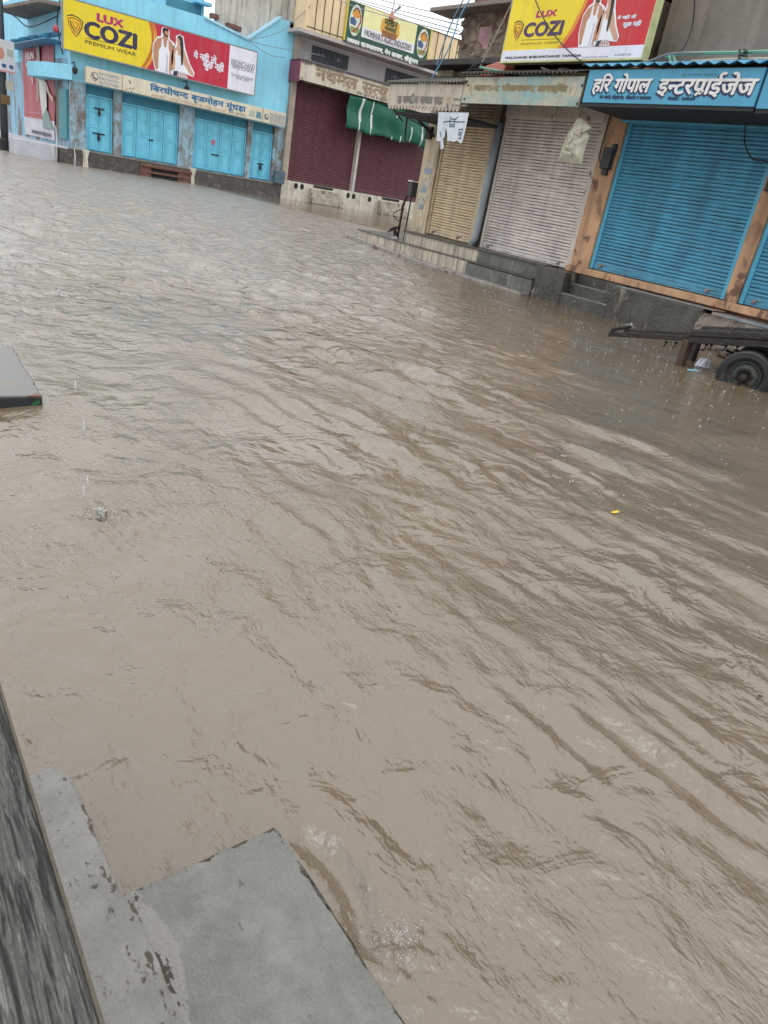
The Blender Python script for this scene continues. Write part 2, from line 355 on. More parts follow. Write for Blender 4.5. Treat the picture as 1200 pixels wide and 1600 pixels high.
# recessed back, pillars, plinth
for u0, u1 in ((9.45, 10.12), (11.36, 11.74), (14.52, 15.28), (18.18, 18.44), (19.72, 20.3)):
    MB().fbox(FA, u0, u1, .62, 3.42, -.9, -.2).build('pillar', PILLAR, bb, .01)
def door(u0, u1, z0, z1, leaves, n=-.42):
    d = MB().fbox(FA, u0, u1, z0, z1, n-.05, n).build('door', DOORB, bb)
    lw = (u1-u0)/leaves
    for i in range(leaves):
        a = u0+i*lw
        L = MB().fbox(FA, a+.012, a+lw-.012, z0+.03, z1-.02, n+.002, n+.03); r = z1-z0
        st = .1*lw+.05
        for f0, f1 in ((.04, .44), (.5, .72), (.78, .96)):      # stiles and rails stand proud of sunk panels
            pa, pb, za, zb = a+st, a+lw-st, z0+r*f0, z0+r*f1
            for q in ((pa-.03, pa, za, zb), (pb, pb+.03, za, zb), (pa-.03, pb+.03, za-.03, za), (pa-.03, pb+.03, zb, zb+.03)): L.fbox(FA, *q, n+.03, n+.055)
            L.fbox(FA, pa+.05, pb-.05, za+.06, zb-.06, n+.03, n+.045)
        L.build('leaf', DOORB, d, .006)
    fr = MB(); fr.fbox(FA, u0-.06, u0, z0, z1+.05, n-.06, n+.09); fr.fbox(FA, u1, u1+.06, z0, z1+.05, n-.06, n+.09); fr.fbox(FA, u0, u1, z1, z1+.06, n-.06, n+.09)
    fr.build('door_frame', DOORB, d, .008)
    MB().fbox(FA, u0-.05, u1+.05, z1+.06, 3.42, n-.02, n+.04).build('transom_panel', mat('shaded_turquoise', '#3c8199', .6, .15, 2), d)  # darker teal than the doors: shade behind the name band, put into the colour
    gap = MB()
    for i in range(1, leaves): gap.fbox(FA, u0+i*lw-.008, u0+i*lw+.008, z0+.03, z1-.02, n+.001, n+.026)
    if leaves > 1: gap.build('leaf_gap', DOORL, d)
    return d
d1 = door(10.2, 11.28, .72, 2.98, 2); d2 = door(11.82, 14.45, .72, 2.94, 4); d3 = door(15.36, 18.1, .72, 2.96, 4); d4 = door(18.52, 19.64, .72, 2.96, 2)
def bolt(d, px, py, w_, lock=True):
    u, z = FA.at(px, py, -.37); b = MB(); b.fbox(FA, u-w_/2, u+w_/2, z-.025, z+.025, -.37, -.33)
    if lock: b.fbox(FA, u-.055, u+.055, z-.28, z-.12, -.37, -.31); b.fbox(FA, u-.04, u+.04, z-.13, z-.02, -.365, -.345)
    b.build('bolt', IRON, d)
bolt(d1, 155, 170, .45); bolt(d1, 154, 209, .55); bolt(d4, 407, 256, .35); bolt(d3, 336, 242, .4, False); bolt(d2, 236, 219, .2, False)
u, z = FA.at(333, 222, -.36); MB().fflat(FA, arc(u, z, .12, .14, 0, 360, 14)[:-1], -.352).build('round_sticker', ink('#b06a86'), d3)
pl = MB(); pl.box(8.87, 20.3, 38.38, 39.4, -.4, .62); pl.build('plinth', PLINTHD, bb, .03)
MB().box(9.3, 20.28, 38.36, 39.4, .621, .70).build('plinth_coping', mat('worn_sill', '#7b7771', .5, .3, 3, bump=.4), bb, .02)
for px, py in ((133, 250), (300, 277)):
    u, z = FA.at(px, py); MB().fprism(FA, [(u-.14, .72), (u+.2, .72), (u+.1, .35), (u+.14, -.1), (u-.12, -.1), (u-.1, .4)], -.02, .09).build('limescale_spout', CEMENTP, bb, .03)
bx = MB(); ua, ub = 12.55, 15.15                                        # brick culvert mouth in the plinth
bx.fbox(FA, ua, ub, .42, .56, 0, .16); bx.fbox(FA, ua+.25, ub-.1, .16, .26, 0, .14); bx.fbox(FA, ua, ua+.55, -.1, .42, 0, .1); bx.fbox(FA, ub-.7, ub, -.1, .42, 0, .1)
cv = bx.build('culvert', BRICK, bb, .02); MB().fbox(FA, ua+.55, ub-.7, -.1, .42, .021, .03).build('opening', DARK, cv)
u, z = FA.at(438, 280); MB().fbox(FA, 19.75, 20.35, .7, 1.35, .0, .25).build('steel_box', mat('slate_blue_box', '#4f6470', .5, .2, 3), bb, .02)
# the left flank on the side street: canopy, shutter window, tin rain hood
MB().plan([(9.46, 38.3), (9.46, 44.2), (8.45, 42.4), (8.72, 40.2)], 3.42, 4.02).build('door_canopy', BLUE, bb, .02)
wn = MB().box(9.36, 9.437, 38.95, 40.3, 1.0, 3.05).build('side_window', mat('teal_board', '#3b8794', .5, .2, 3), bb)
lv = MB()
for i in range(26): z = 1.06+i*.075; lv.box(9.335, 9.36, 39.0, 40.25, z, z+.035)
lv.build('louvre', mat('teal_slat', '#4f9aa3', .5, .2, 3), wn)
for i in range(5):
    y = 40.2+i*2.0; MB().tube([(9.44, y, 5.25), (8.55, y+.25, 4.98)], .09, 6).build('rain_hood_rib', TINB, bb)
MB().box(8.6, 9.44, 39.2, 49.5, 4.86, 4.9).build('rain_hood', TINB, bb)
sh = MB(); sh.plan([(9.44, 38.7), (9.44, 47), (7.9, 46.5), (8.4, 39.5)], 6.15, 6.3); sh.build('sunshade', MORTAR, bb, .02)
pw = MB(); pw.plan([(7.35, 39.6), (8.72, 38.7), (8.86, 38.5), (9.44, 38.5), (9.44, 60), (8.3, 60), (7.75, 47)], -.3, .68); pw.build('side_platform', LIMEW, bb, .03)
dbr = MB().box(8.74, 8.868, 38.36, 38.5, -.3, .62); dbr.build('plinth_edge', DARK, bb)
lampm = mat('lamp_black', '#2a2a2c', .5)
for px, py in ((117, 108), (292, 137)):
    u, z = FA.at(px, py, .25); b = MB(); x, y, _ = FA.P(u, z, .25)
    b.tube([(x, 38.6, z+.25), (x, y+.1, z+.28), (x, y, z+.1)], .025, 6); b.lathe((x, y, z+.1), (0, 0, -1), [(.05, 0), (.13, .1), (.1, .24), (.03, .3)], 12); b.build('lamp', lampm, bb)

# ------------------------------------------------------------------ signs on the blue building
def board(name, label, F, u0, u1, z0, z1, n0, n1, m, fm=None, part='panel', fw=.04):
    x, y, _ = F.P((u0+u1)/2, z0, n0); r = thing(name, (x, y, z0), label, 'sign' if 'board' not in name or name == 'signboard' else 'billboard')
    MB().fbox(F, u0, u1, z0, z1, n0, n1).build(part, m, r)
    if fm:
        f = MB()
        for q in ((u0-fw, u1+fw, z0-fw, z0), (u0-fw, u1+fw, z1, z1+fw), (u0-fw, u0, z0, z1), (u1, u1+fw, z0, z1)): f.fbox(F, *q, n0-.01, n1+.015)
        f.build('frame', fm, r)
    return r
YEL, RED, WHT, ORG, NAVY, MAG = ink('#e4cb22'), ink('#b8203c'), ink('#dcdbe6'), ink('#d8862c'), ink('#23254d'), ink('#b3186a')
SKIN, SKIN2, HAIR, VEST, VSH, DEN, PRT = ink('#b98468'), ink('#c69a80'), ink('#241c1c'), ink('#e2e4ea'), ink('#b9bcc8'), ink('#2b2f45'), ink('#d9cfd0')
def printed_couple(F, u, z, s, n, parent):
    """two flat printed figures in white vests, z = foot of the print, s = height"""
    def P(pts): return [(u+a*s, z+b*s) for a, b in pts]
    def sheet(name, layers):
        b = MB(); ms = []
        for k, (m, pts) in enumerate(layers):
            if m not in ms: ms.append(m)
            b.m(ms.index(m)).fflat(F, P(pts), n+.003+k*.0012)
        b.build(name, ms, parent)
    def ell(cx, cz, rx, rz): return arc(cx, cz, rx, rz, 0, 360, 16)[:-1]
    man = [(VEST, [(-.25, 0), (-.335, .28), (-.33, .62), (-.22, .79), (-.12, .83), (-.11, 1.02), (.0, 1.05), (.1, 1.0), (.11, .82), (.26, .74), (.25, .3), (.17, 0)]),
           (SKIN, [(-.235, .04), (-.31, .29), (-.31, .6), (-.21, .75), (-.07, .8), (-.06, .86), (.055, .86), (.06, .8), (.17, .75), (.235, .64), (.23, .3), (.16, .02), (.08, .02), (.1, .4), (-.16, .4), (-.17, .04)]),
           (VEST, [(-.175, 0), (-.17, .3), (-.165, .5), (-.11, .58), (-.1, .765), (-.06, .775), (-.035, .6), (.03, .59), (.05, .775), (.09, .765), (.095, .58), (.14, .5), (.125, .25), (.125, 0)]),
           (VSH, [(.03, .02), (.05, .3), (.04, .48), (.09, .4), (.09, .02)]), (SKIN, ell(.005, .92, .078, .098)),
           (HAIR, [(-.08, .9), (-.09, 1.0), (-.03, 1.04), (.06, 1.025), (.085, .97), (-.02, .965), (-.045, .88)]), (HAIR, [(-.05, .885), (.0, .835), (.06, .83), (.08, .875), (.02, .868), (-.02, .91)])]
    o = .4
    woman = [(VEST, [(o-.2, 0), (o-.24, .3), (o-.22, .62), (o-.11, .74), (o-.12, .92), (o-.02, .98), (o+.09, .95), (o+.15, .7), (o+.31, .36), (o+.45, .17), (o+.42, .07), (o+.2, .09), (o+.1, 0)]),
             (SKIN2, [(o-.19, .1), (o-.225, .38), (o-.2, .58), (o-.08, .68), (o-.06, .78), (o+.03, .78), (o+.05, .68), (o+.14, .62), (o+.27, .36), (o+.42, .16), (o+.42, .09), (o+.33, .1), (o+.13, .32), (o+.06, .44), (o-.1, .42), (o-.12, .12)]),
             (VEST, [(o-.125, .06), (o-.105, .34), (o-.125, .48), (o-.085, .6), (o-.06, .6), (o-.05, .5), (o+.02, .49), (o+.045, .6), (o+.07, .59), (o+.085, .42), (o+.07, .3), (o+.11, .06)]),
             (DEN, [(o-.16, 0), (o-.14, .1), (o-.02, .12), (o+.02, 0)]), (PRT, [(o-.04, 0), (o-.02, .1), (o+.08, .13), (o+.2, .11), (o+.26, .0)]), (SKIN2, ell(o-.03, .85, .066, .086)),
             (HAIR, [(o-.08, .92), (o-.0, .965), (o+.07, .91), (o+.1, .72), (o+.11, .5), (o+.1, .28), (o+.06, .28), (o+.035, .48), (o+.02, .7), (o-.005, .84)])]
    dots = [(HAIR if i % 2 else RED, ell(o-.0+.05*(i % 5), .03+.028*(i//5)+.008*(i % 2), .012, .011)) for i in range(15)]
    sheet('printed_woman', woman+dots); sheet('printed_man', man)
def shield(F, u, z, s, n, parent):
    b = MB()
    def P(pts): return [(u+a*s, z+c*s) for a, c in pts]
    b.m(0); stroke(b, F, P([(-.5, .45), (-.2, .56), (.2, .5), (.5, .3), (.42, -.1), (.15, -.55)]), .075*s, n)
    b.m(1); stroke(b, F, P([(-.47, .3), (-.15, .4), (.2, .34), (.36, .22), (.28, -.1), (.1, -.38)]), .075*s, n)
    b.m(1); stroke(b, F, P([(-.46, .25), (-.4, -.05), (-.15, -.45), (.1, -.66)]), .075*s, n)
    b.m(0); stroke(b, F, P([(-.32, .2), (-.24, -.08), (.02, -.42)]), .075*s, n)
    b.m(1); stroke(b, F, P([(-.18, .2), (-.1, -.05), (.05, -.22), (.2, .12), (-.02, .2)]), .07*s, n)
    b.build('shield_emblem', [ink('#4b4a2a'), ink('#c8641e')], parent)
def underwear_billboard(name, label, F, u0, u1, z0, z1, n, px, parts):
    """px(x, y) turns a point of the board, in photo pixels, into wall metres"""
    r = thing(name, (*F.P((u0+u1)/2, 0, n-.1)[:2], z0), label, 'billboard')
    return r
def pxA(n, ox, oy, sc): return lambda x, y: FA.at(ox+x/sc, oy+y/sc, n)

n = .4; q = pxA(n, 90, 0, 3.243)
u0, u1, z0, z1 = 9.05, 18.05, 4.55, 6.4
r = thing('billboard', (13.5, 38.0, z0), 'long yellow and red clothing billboard on the blue building, ending in a white dealer panel', 'billboard')
MB().fbox(FA, u0, u1, z0, z1, n-.14, n).build('panel', YEL, r)
fr = MB(); fr.fbox(FA, u0-.03, u1+.03, z0-.05, z0, n-.2, n+.01); fr.fbox(FA, u0-.03, u1+.03, z1, z1+.05, n-.2, n+.01); fr.fbox(FA, u0-.05, u0, z0, z1, n-.2, n+.01); fr.fbox(FA, u1, u1+.05, z0, z1, n-.2, n+.01)
fr.build('frame', mat('grey_angle_frame', '#7c8790', .5), r)
ur, uw = q(495, 130)[0], q(867, 335)[0]
cz = (z0+z1)/2; bulge = .55
MB().fflat(FA, [(ur-.55, z0)]+[(ur+.02-1.05*(max(0, abs(k/8-.62))**1.9), z0+(z1-z0)*k/8) for k in range(9)]+[(ur+.3, z1), (ur+.3, z0)], n+.002).build('orange_band', ORG, r)
MB().fflat(FA, [(ur-.55+.12, z0)]+[(ur-.14-1.15*(max(0, abs(k/8-.62))**1.9), z0+(z1-z0)*k/8) for k in range(9)]+[(ur-.06, z1), (ur-.02, z0+.9), (ur-.2, z0+.4)], n+.003).build('orange_rim', ink('#c26a22'), r)
MB().fflat(FA, [(ur-.38, z0)]+[(ur+.12-1.1*(max(0, abs(k/8-.62))**1.9), z0+(z1-z0)*k/8) for k in range(9)]+[(uw, z1), (uw, z0)], n+.004).build('red_field', RED, r)
MB().fbox(FA, uw, u1, z0+.01, z1-.01, n, n+.005).build('dealer_panel', WHT, r)
write('LUX', FA, q(202, 106), q(332, 103), n+.004, MAG, r, bold=.035)
write('COZI', FA, q(140, 184), q(398, 174), n+.004, NAVY, r, bold=.055)
write('PREMIUM WEAR', FA, q(140, 220), q(398, 268), n+.004, ink('#5a5223'), r, bold=.006)
b = MB(); stroke(b, FA, [q(140, 192), q(398, 247)], .022, n+.004); b.build('rule_line', ink('#5a5223'), r)
uu, zz = q(89, 128); shield(FA, uu, zz, .62, n+.004, r)
uu, zz = q(540, 370); printed_couple(FA, uu, z0+.01, 1.72, n+.004, r)
write('ये नहीं तो', FA, q(689, 299), q(806, 284), n+.006, WHT, r, bold=.02); write('कुछ नहीं', FA, q(736, 352), q(843, 320), n+.006, WHT, r, bold=.02)
write('BIRDHICHAND', FA, q(879, 326), q(999, 329), n+.008, ink('#2a2c34'), r); write('BRIJMOHAN', FA, q(886, 351), q(991, 353), n+.008, ink('#2a2c34'), r)
write('DUNGARGARH BIKANER', FA, q(880, 383), q(990, 397), n+.008, ink('#5b5d64'), r); write('94140 28938', FA, q(905, 402), q(968, 404), n+.008, ink('#5b5d64'), r)

SIGNC = mat('cream_sign_paint', '#d2c8b2', .5, .1, 1.2, grime=('#a8997d', .68, .05, 2, (1, 1, .4)), streak=('#9a8d78', .3), bump=.04)
TEALTX = ink('#2a6a96')
r = thing('signboard', (14.95, 38.0, 3.45), 'cream name band with blue Hindi lettering above the turquoise doors', 'sign')
MB().fbox(FA, 9.98, 19.96, 3.45, 4.08, .1, .4).build('panel', SIGNC, r, .01)
dv = MB(); 
for uu in (q(328, 430)[0], q(1040, 590)[0]): dv.fbox(FA, uu-.015, uu+.015, 3.46, 4.07, .4, .404)
dv.build('seam', ink('#8c8270'), r)
write('बिरधीचन्द बृजमोहन मूंधड़ा', FA, q(469, 468), q(955, 534), n+.004, TEALTX, r, bold=.022)
write('जनरल मर्चेन्ट', FA, q(472, 486), q(545, 488), n+.004, ink('#7a4a3c'), r)
write('कपड़े व किराणा के थोक व्यापारी', FA, q(565, 512), q(855, 556), n+.004, ink('#c3a58e'), r, bold=.004)
write('मेन बाजार', FA, q(866, 574), q(957, 578), n+.004, ink('#55524a'), r)
def phone(px, py, rad):
    uu, zz = q(px, py); b = MB(); pts = arc(uu, zz, rad, rad*1.05, 0, 360, 20); stroke(b, FA, pts, .025, n+.004)
    stroke(b, FA, arc(uu+rad*.3, zz+rad*.25, rad*.75, rad*.8, 160, 290, 8), .05, n+.004); b.build('phone_icon', ink('#4b6a8c'), r)
phone(187, 387, .15); phone(1058, 592, .12)
for px0, px1, ys in ((212, 309, ((381, 388), (403, 410), (426, 430))), (1074, 1152, ((588, 587), (605, 604), (623, 622)))):
    for sx_, (ya, yb) in zip(('9414428938', '9001060591', '9672539685'), ys): write(sx_, FA, q(px0, ya), q(px1, yb), n+.004, ink('#5b7594'), r)
b = MB(); u_, z_ = q(365, 440); stroke(b, FA, [(u_-.05, z_+.25), (u_+.05, z_+.2), (u_, z_+.12)], .04, n+.004)
for dx, dz in ((-.15, -.12), (0, -.05), (.08, -.16), (.14, -.02), (-.06, -.2)): b.fflat(FA, [(u_+dx-.04, z_+dz-.04), (u_+dx+.04, z_+dz-.04), (u_+dx+.03, z_+dz+.05)], n+.004)
b.build('faded_motif', ink('#6e6c62'), r)
b = MB(); u_, z_ = q(985, 575); 
for dx, c_ in ((0, 0), (.38, 1)):
    b.m(c_).fflat(FA, [(u_+dx-.16, z_-.15), (u_+dx+.16, z_-.15), (u_+dx+.14, z_+.12), (u_+dx-.12, z_+.16)], n+.004)
b.build('goods_picture', [ink('#a9b39a'), ink('#5b8896')], r)

# red cloth banner on the side wall
FS = Frame('B', 9.44)
q2 = lambda x, y: FS.at(x/10, y/10, .05)
bu0, bu1 = -48.0, -41.3
r = thing('cloth_banner', (9.39, 44.6, .8), 'faded red hanging banner on the side wall by the utility pole', 'banner')
nu, nz = 24, 10; b = MB()
def bw(i, j): return FS.P(bu0+(bu1-bu0)*i/nu, .82+(5.05-.82)*j/nz, .06+.03*math.sin(i*.9+j*.3)+.02*math.sin(j*1.1))
g = [b.addv([bw(i, j) for i in range(nu+1)]) for j in range(nz+1)]
for j in range(nz):
    for i in range(nu): b.m(1 if j < 2 else 0).face((g[j]+i, g[j]+i+1, g[j+1]+i+1, g[j+1]+i))
b.build('cloth', [mat('red_flex', '#a84350', .5, .12, 1, streak=('#8a5a5e', .3)), mat('white_flex', '#c2c0c6', .5, .1, 1)], r, smooth=True)
nn = .125
def sp(px, py): return FS.at(px, py, nn)
fg = MB(); ms = [ink('#c5c4ba'), ink('#8d8273'), ink('#6f8d8a'), ink('#c9a08c')]
fg.m(0).fflat(FS, [sp(60, 118), sp(70, 121), sp(72, 140), sp(73, 168), sp(66, 182), sp(62, 150)], nn); fg.m(1).fflat(FS, [sp(57, 68), sp(61, 68), sp(62, 94), sp(60, 118), sp(59, 160), sp(57, 158), sp(58, 110)], nn+.002)
fg.m(2).fflat(FS, [sp(72, 170), sp(76, 177), sp(83, 203), sp(67, 199), sp(66, 184)], nn+.004); fg.m(3).fflat(FS, [sp(70, 125), sp(73, 130), sp(78, 146), sp(83, 152), sp(83, 160), sp(77, 151), sp(71, 138)], nn+.004)
fg.build('printed_figure', ms, r)
write('RUPA', FS, sp(42, 93), sp(53, 81.5), nn, ink('#d8c4c4'), r, bold=.05)
b = MB(); stroke(b, FS, [sp(40, 82), sp(40, 98), sp(43, 105), sp(48, 106)], .16, nn); stroke(b, FS, [sp(49, 108), sp(50.5, 128)], .2, nn); b.build('white_swash', ink('#d8c4c4'), r)
write('BIRDHICHAND BRIJMOHAN', FS, sp(50, 208.5), sp(79, 209), nn+.002, ink('#45464e'), r, bold=.03)
write('9414428938', FS, sp(44, 176), sp(62.5, 176), nn, ink('#c39aa0'), r); write('9001060591', FS, sp(45.5, 184.5), sp(61, 184), nn, ink('#c39aa0'), r)

# utility pole and small poster
up_ = thing('utility_pole', (7.0, 42.3, 0), 'dark utility pole standing in the water at the left end of the platform', 'pole')
gx, gy, _ = ground(8, 235)
up_.location = (gx, gy, 0)
MB().tube([(gx, gy, -.4), (gx+.03, gy, 4), (gx+.06, gy, 9.5)], [.17, .16, .13], 10).build('shaft', mat('grey_pole', '#3f444a', .6, .25, 2), up_, smooth=True)
MB().lathe((gx, gy, -.3), (0, 0, 1), [(.24, 0), (.24, .75), (.18, .85)], 12).build('footing', DARK, up_)
MB().box(gx-.7, gx+.75, gy-.1, gy-.02, 6.6, 6.72).build('crossarm', IRON, up_)
b = MB(); b.box(gx+.12, gx+.42, gy-.26, gy-.17, 2.65, 3.0); b.build('meter_plate', ink('#b9b2a0'), up_)
b = MB(); b.box(gx-.1, gx+.26, gy-.3, gy-.17, 2.0, 2.4); b.build('switch_box', mat('ochre_box', '#6f5630', .6), up_)
FP = Frame('A', gy-.3); r = thing('poster', (gx+.1, gy-.3, 3.7), 'small white poster with blue ovals fixed to the utility pole', 'poster')
pa, pb = FP.at(-6, 108), FP.at(22, 66)
MB().fbox(FP, pa[0], pb[0], pa[1]-.05, pb[1], -.03, 0).build('sheet', mat('white_poster', '#cfcdd0', .5, .1, 2), r)
b = MB(); w_ = pb[0]-pa[0]; h_ = pb[1]-pa[1]
b.m(0).fflat(FP, [(pa[0], pa[1]-.05), (pb[0], pa[1]-.05), (pb[0], pa[1]+.04), (pa[0], pa[1]+.04)], .003)
for f in (.42, .8): b.m(1).fflat(FP, arc(pa[0]+w_*f, pa[1]+h_*.17, w_*.13, h_*.07, 0, 360, 14)[:-1], .003)
b.m(2).fflat(FP, [(pa[0]+w_*.6, pa[1]+h_*.5), (pa[0]+w_*.93, pa[1]+h_*.48), (pa[0]+w_*.93, pa[1]+h_*.72), (pa[0]+w_*.6, pa[1]+h_*.74)], .003)
b.m(3).fflat(FP, arc(pa[0]+w_*.27, pa[1]+h_*.55, w_*.2, h_*.2, 0, 360, 12)[:-1], .003)
b.build('print', [ink('#c58e94'), ink('#34558c'), ink('#aab0a4'), ink('#c48a72')], r)

# ================================================================== cream building with maroon shutters
mb = thing('shop_building', (25, 38.6, 0), 'tall cream building with two wide maroon roller shutters and railed balcony parapet', 'building')
MB().box(20.32, 31.5, 38.75, 48, .9, 7.8).build('wall', mat('lilac_grey_wall', '#b9b3b6', .75, .08, 1, streak=('#8b8589', .3)), mb)
b = MB(); b.fbox(FA, 20.31, 20.62, .945, 7.73, -.35, .02); b.build('corner_pier', TRIMB, mb)
b = MB(); b.box(20.3, 31.5, 38.36, 38.9, -.4, .94); 
pm = b.build('plinth', CEMENTP, mb, .02)
for uo in (22.1, 26.9):
    st = MB()
    for k in range(3): st.fbox(FA, uo-.05-k*.03, uo+1.85+k*.06, .0, .74-k*.2, .04+k*.2, .24+k*.2)
    st.build('step', mat('worn_step', '#a89f8e', .6, .25, 3, grime=('#6f675c', .56, .08, 4, (1, 1, .4)), bump=.3), mb, .03)
    MB().fbox(FA, uo+.2, uo+1.5, .80, .93, .041, .05).build('vent_slot', DARK, mb)
for px, py in ((462.5, 290.5), (472, 292), (544, 305.5), (552.5, 307), (577.5, 311.5)):
    u, z = FA.at(px, py, .05); MB().fflat(FA, arc(u, z, .13, .15, 0, 360, 16)[:-1], .047).build('drain_hole', DARK, mb)
SHF = Frame('A', 38.62)
shutter('shutter', SHF, 20.72, 24.85, .96, 5.75, 0, .11, SHM, mb, frame=FRAMEW, fw=.08, wave=.3)
shutter('shutter', SHF, 25.07, 31.0, .98, 5.75, 0, .11, SHM, mb, frame=None, wave=.3)
MB().fbox(FA, 24.88, 25.04, .95, 5.7, -.15, .02).build('shutter_post', mat('pale_post', '#b8b2aa', .5, .15, 2), mb)
MB().fbox(FA, 19.9, 31.5, 7.74, 7.9, -.3, 1.0).build('balcony_slab', mat('balcony_soffit', '#b3aaa8', .75, .1, 1.5), mb)
MB().fbox(FA, 20.2, 31.5, 7.9, 9.74, .86, 1.0).fbox(FA, 20.2, 20.34, 7.9, 9.74, -.4, .86).build('parapet', BEIGE, mb, .01)
MB().box(16.25, 19.99, 38.98, 39.25, 6.4, 9.7).box(20.0, 20.3, 38.6, 45, 7.91, 9.7).build('stained_wall', STAINC, mb)['label'] = 'rain streaked bare concrete wall'
rl = MB()
for u in (20.75, 21.2, 21.65, 22.1, 22.5, 28.0, 28.5, 29.0, 29.5, 30.0): rl.fbox(FA, u-.015, u+.015, 7.95, 9.75, 1.0, 1.03)
rl.fbox(FA, 20.3, 31, 8.02, 8.05, 1.0, 1.025); rl.fbox(FA, 27.9, 31, 9.68, 9.72, 1.0, 1.025); rl.build('railing', IRON, mb)
for a, c in ((21.5, 23.75), (26.3, 28.6)):
    wv = MB().fbox(FA, a, c, 6.86, 7.53, -.35, -.3).build('grille_window', mat('black_grille', '#2b2e36', .5, .2, 3), mb)
    d = MB()
    for k in (.27, .72):
        uu, zz = a+(c-a)*k, 7.2; d.fflat(FA, [(uu-.26, zz), (uu, zz-.04), (uu+.26, zz), (uu, zz+.04)], -.29); d.fflat(FA, [(uu-.07, zz), (uu, zz-.12), (uu+.07, zz), (uu, zz+.12)], -.288)
    for k in range(17): d.fbox(FA, a+(c-a)*k/16-.008, a+(c-a)*k/16+.008, 6.87, 7.52, -.3, -.292)
    d.build('grille_ornament', mat('dull_ornament', '#6f7278', .5), wv)
q = lambda x, y: FA.at(420+x/4, y/4, .9)
FBN = mat('old_banner_flex', '#c5bcac', .6, .12, .9, grime=('#9d8a70', .6, .06, 1.1, (1, 1, .5)), streak=('#8d7f6d', .45), bump=.1)
r = thing('shop_sign', (24, 37.5, 5.7), 'faded dirty white name sign with brown Hindi letters over the maroon shutters', 'sign')
MB().fbox(FA, 20.25, 31, 5.72, 6.55, .8, .9).build('panel', FBN, r)
MB().fbox(FA, 20.2, 20.25, 5.62, 6.6, -.2, .9).build('side_panel', mat('maroon_sheet', '#7a3a4c', .5, .1, 2), r)
b = MB()
for i in range(110): u = 20.2+i*.1; b.fprism(FA, [(u, 6.58), (u+.05, 6.64), (u+.1, 6.58), (u+.1, 6.55), (u, 6.55)], -.1, .95)
b.build('tin_roof', mat('dark_tin_edge', '#4b4a4d', .5, .2, 3), r)
BRT = fade('#8f7a63', .62); BRD = ink('#6b5d50')
write('नथमल सत्य', FA, q(292, 492), q(745, 555), .904, BRT, r, bold=.055)
write('GSTIN : 08AGRPB1594R1Z', FA, q(204, 392), q(470, 440), .904, BRD, r, bold=.01)
write('थोक, खुदरा दवा के व्यापारी', FA, q(548, 592), q(742, 618), .904, ink('#7d7468'), r, bold=.01)
write('मो.', FA, q(192, 495), q(220, 480), .904, ink('#5d554c'), r)
# big dairy billboard on the balcony
q = lambda x, y: FA.at(420+x/4, y/4, 1.14)
GRN = ink('#1f4a3c')
r = thing('billboard', (25.2, 37.3, 7.9), 'green edged pale yellow billboard on the cream balcony with black and white lettering', 'billboard')
MB().fbox(FA, 22.5, 27.9, 7.9, 9.68, 1.04, 1.12).build('panel', GRN, r)
MB().fbox(FA, 22.44, 22.5, 7.95, 9.72, 1.03, 1.13).fbox(FA, 27.9, 27.96, 7.95, 9.72, 1.03, 1.13).build('edge_strip', ink('#d6c13c'), r)
MB().fbox(FA, 23.45, 26.92, 8.32, 9.66, 1.12, 1.124).build('yellow_field', ink('#e6dfa4'), r)
MB().fbox(FA, 23.45, 26.92, 8.32, 8.78, 1.124, 1.128).build('white_field', ink('#dcdce0'), r)
for a in (22.6, 27.05):
    b = MB(); c0 = a+.4
    b.m(0).fflat(FA, arc(c0, 8.92, .37, .68, 0, 360, 26)[:-1], 1.124)
    b.m(1).fflat(FA, arc(c0+.02, 9.22, .26, .2, 0, 360, 16)[:-1], 1.126)
    b.m(2).fflat(FA, [(c0-.34, 8.98), (c0-.12, 9.05), (c0+.08, 8.88), (c0+.02, 8.68), (c0-.3, 8.72)], 1.126)
    b.m(3).fflat(FA, [(c0-.3, 8.62), (c0+.32, 8.62), (c0+.2, 8.38), (c0-.2, 8.38)], 1.126)
    b.m(4); stroke(b, FA, [(c0+.28, 9.2), (c0+.3, 8.9), (c0+.15, 8.6), (c0-.1, 8.42)], .07, 1.1275)
    b.m(5).fflat(FA, [(c0-.2, 9.35), (c0+.02, 9.5), (c0+.24, 9.35), (c0+.2, 9.25), (c0+.02, 9.42), (c0-.18, 9.25)], 1.1275)
    b.build('picture_panel', [ink('#d3d4c6'), ink('#cf8f34'), ink('#42587e'), ink('#7d8f4c'), ink('#a6353c'), ink('#6d4a34')], r)
b = MB(); c0, c1 = q(760, 185)
b.m(0).fflat(FA, [(c0-.6, c1+.32), (c0-.3, c1+.42), (c0+.55, c1+.36), (c0+.62, c1-.1), (c0+.45, c1-.42), (c0-.45, c1-.4), (c0-.62, c1-.1)], 1.13)
b.m(1).fflat(FA, [(c0-.52, c1-.12), (c0+.5, c1-.14), (c0+.42, c1-.4), (c0-.42, c1-.38)], 1.132); b.build('emblem', [ink('#d8a038'), ink('#8a5a34')], r)
write('माखन', FA, (c0-.42, c1+.12), (c0+.42, c1+.4), 1.134, ink('#2b4a2c'), r, bold=.02); write('मलाई', FA, (c0-.36, c1-.12), (c0+.38, c1+.14), 1.134, ink('#2b4a2c'), r, bold=.02)
write('PADMAVATI AGRO INDUSTRIES', FA, q(597, 220), q(895, 284), 1.132, ink('#3b3340'), r, bold=.006)
write('TAL. NEAR NH-11, BIKANER ROAD DUNGARGARH', FA, q(640, 246), q(862, 300), 1.132, ink('#7d7884'), r)
write('नथमल सत्यनारायण, मेन बाजार, श्रीडूंगरगढ़', FA, q(486, 270), q(952, 375), 1.132, ink('#e2e4e0'), r, bold=.02)
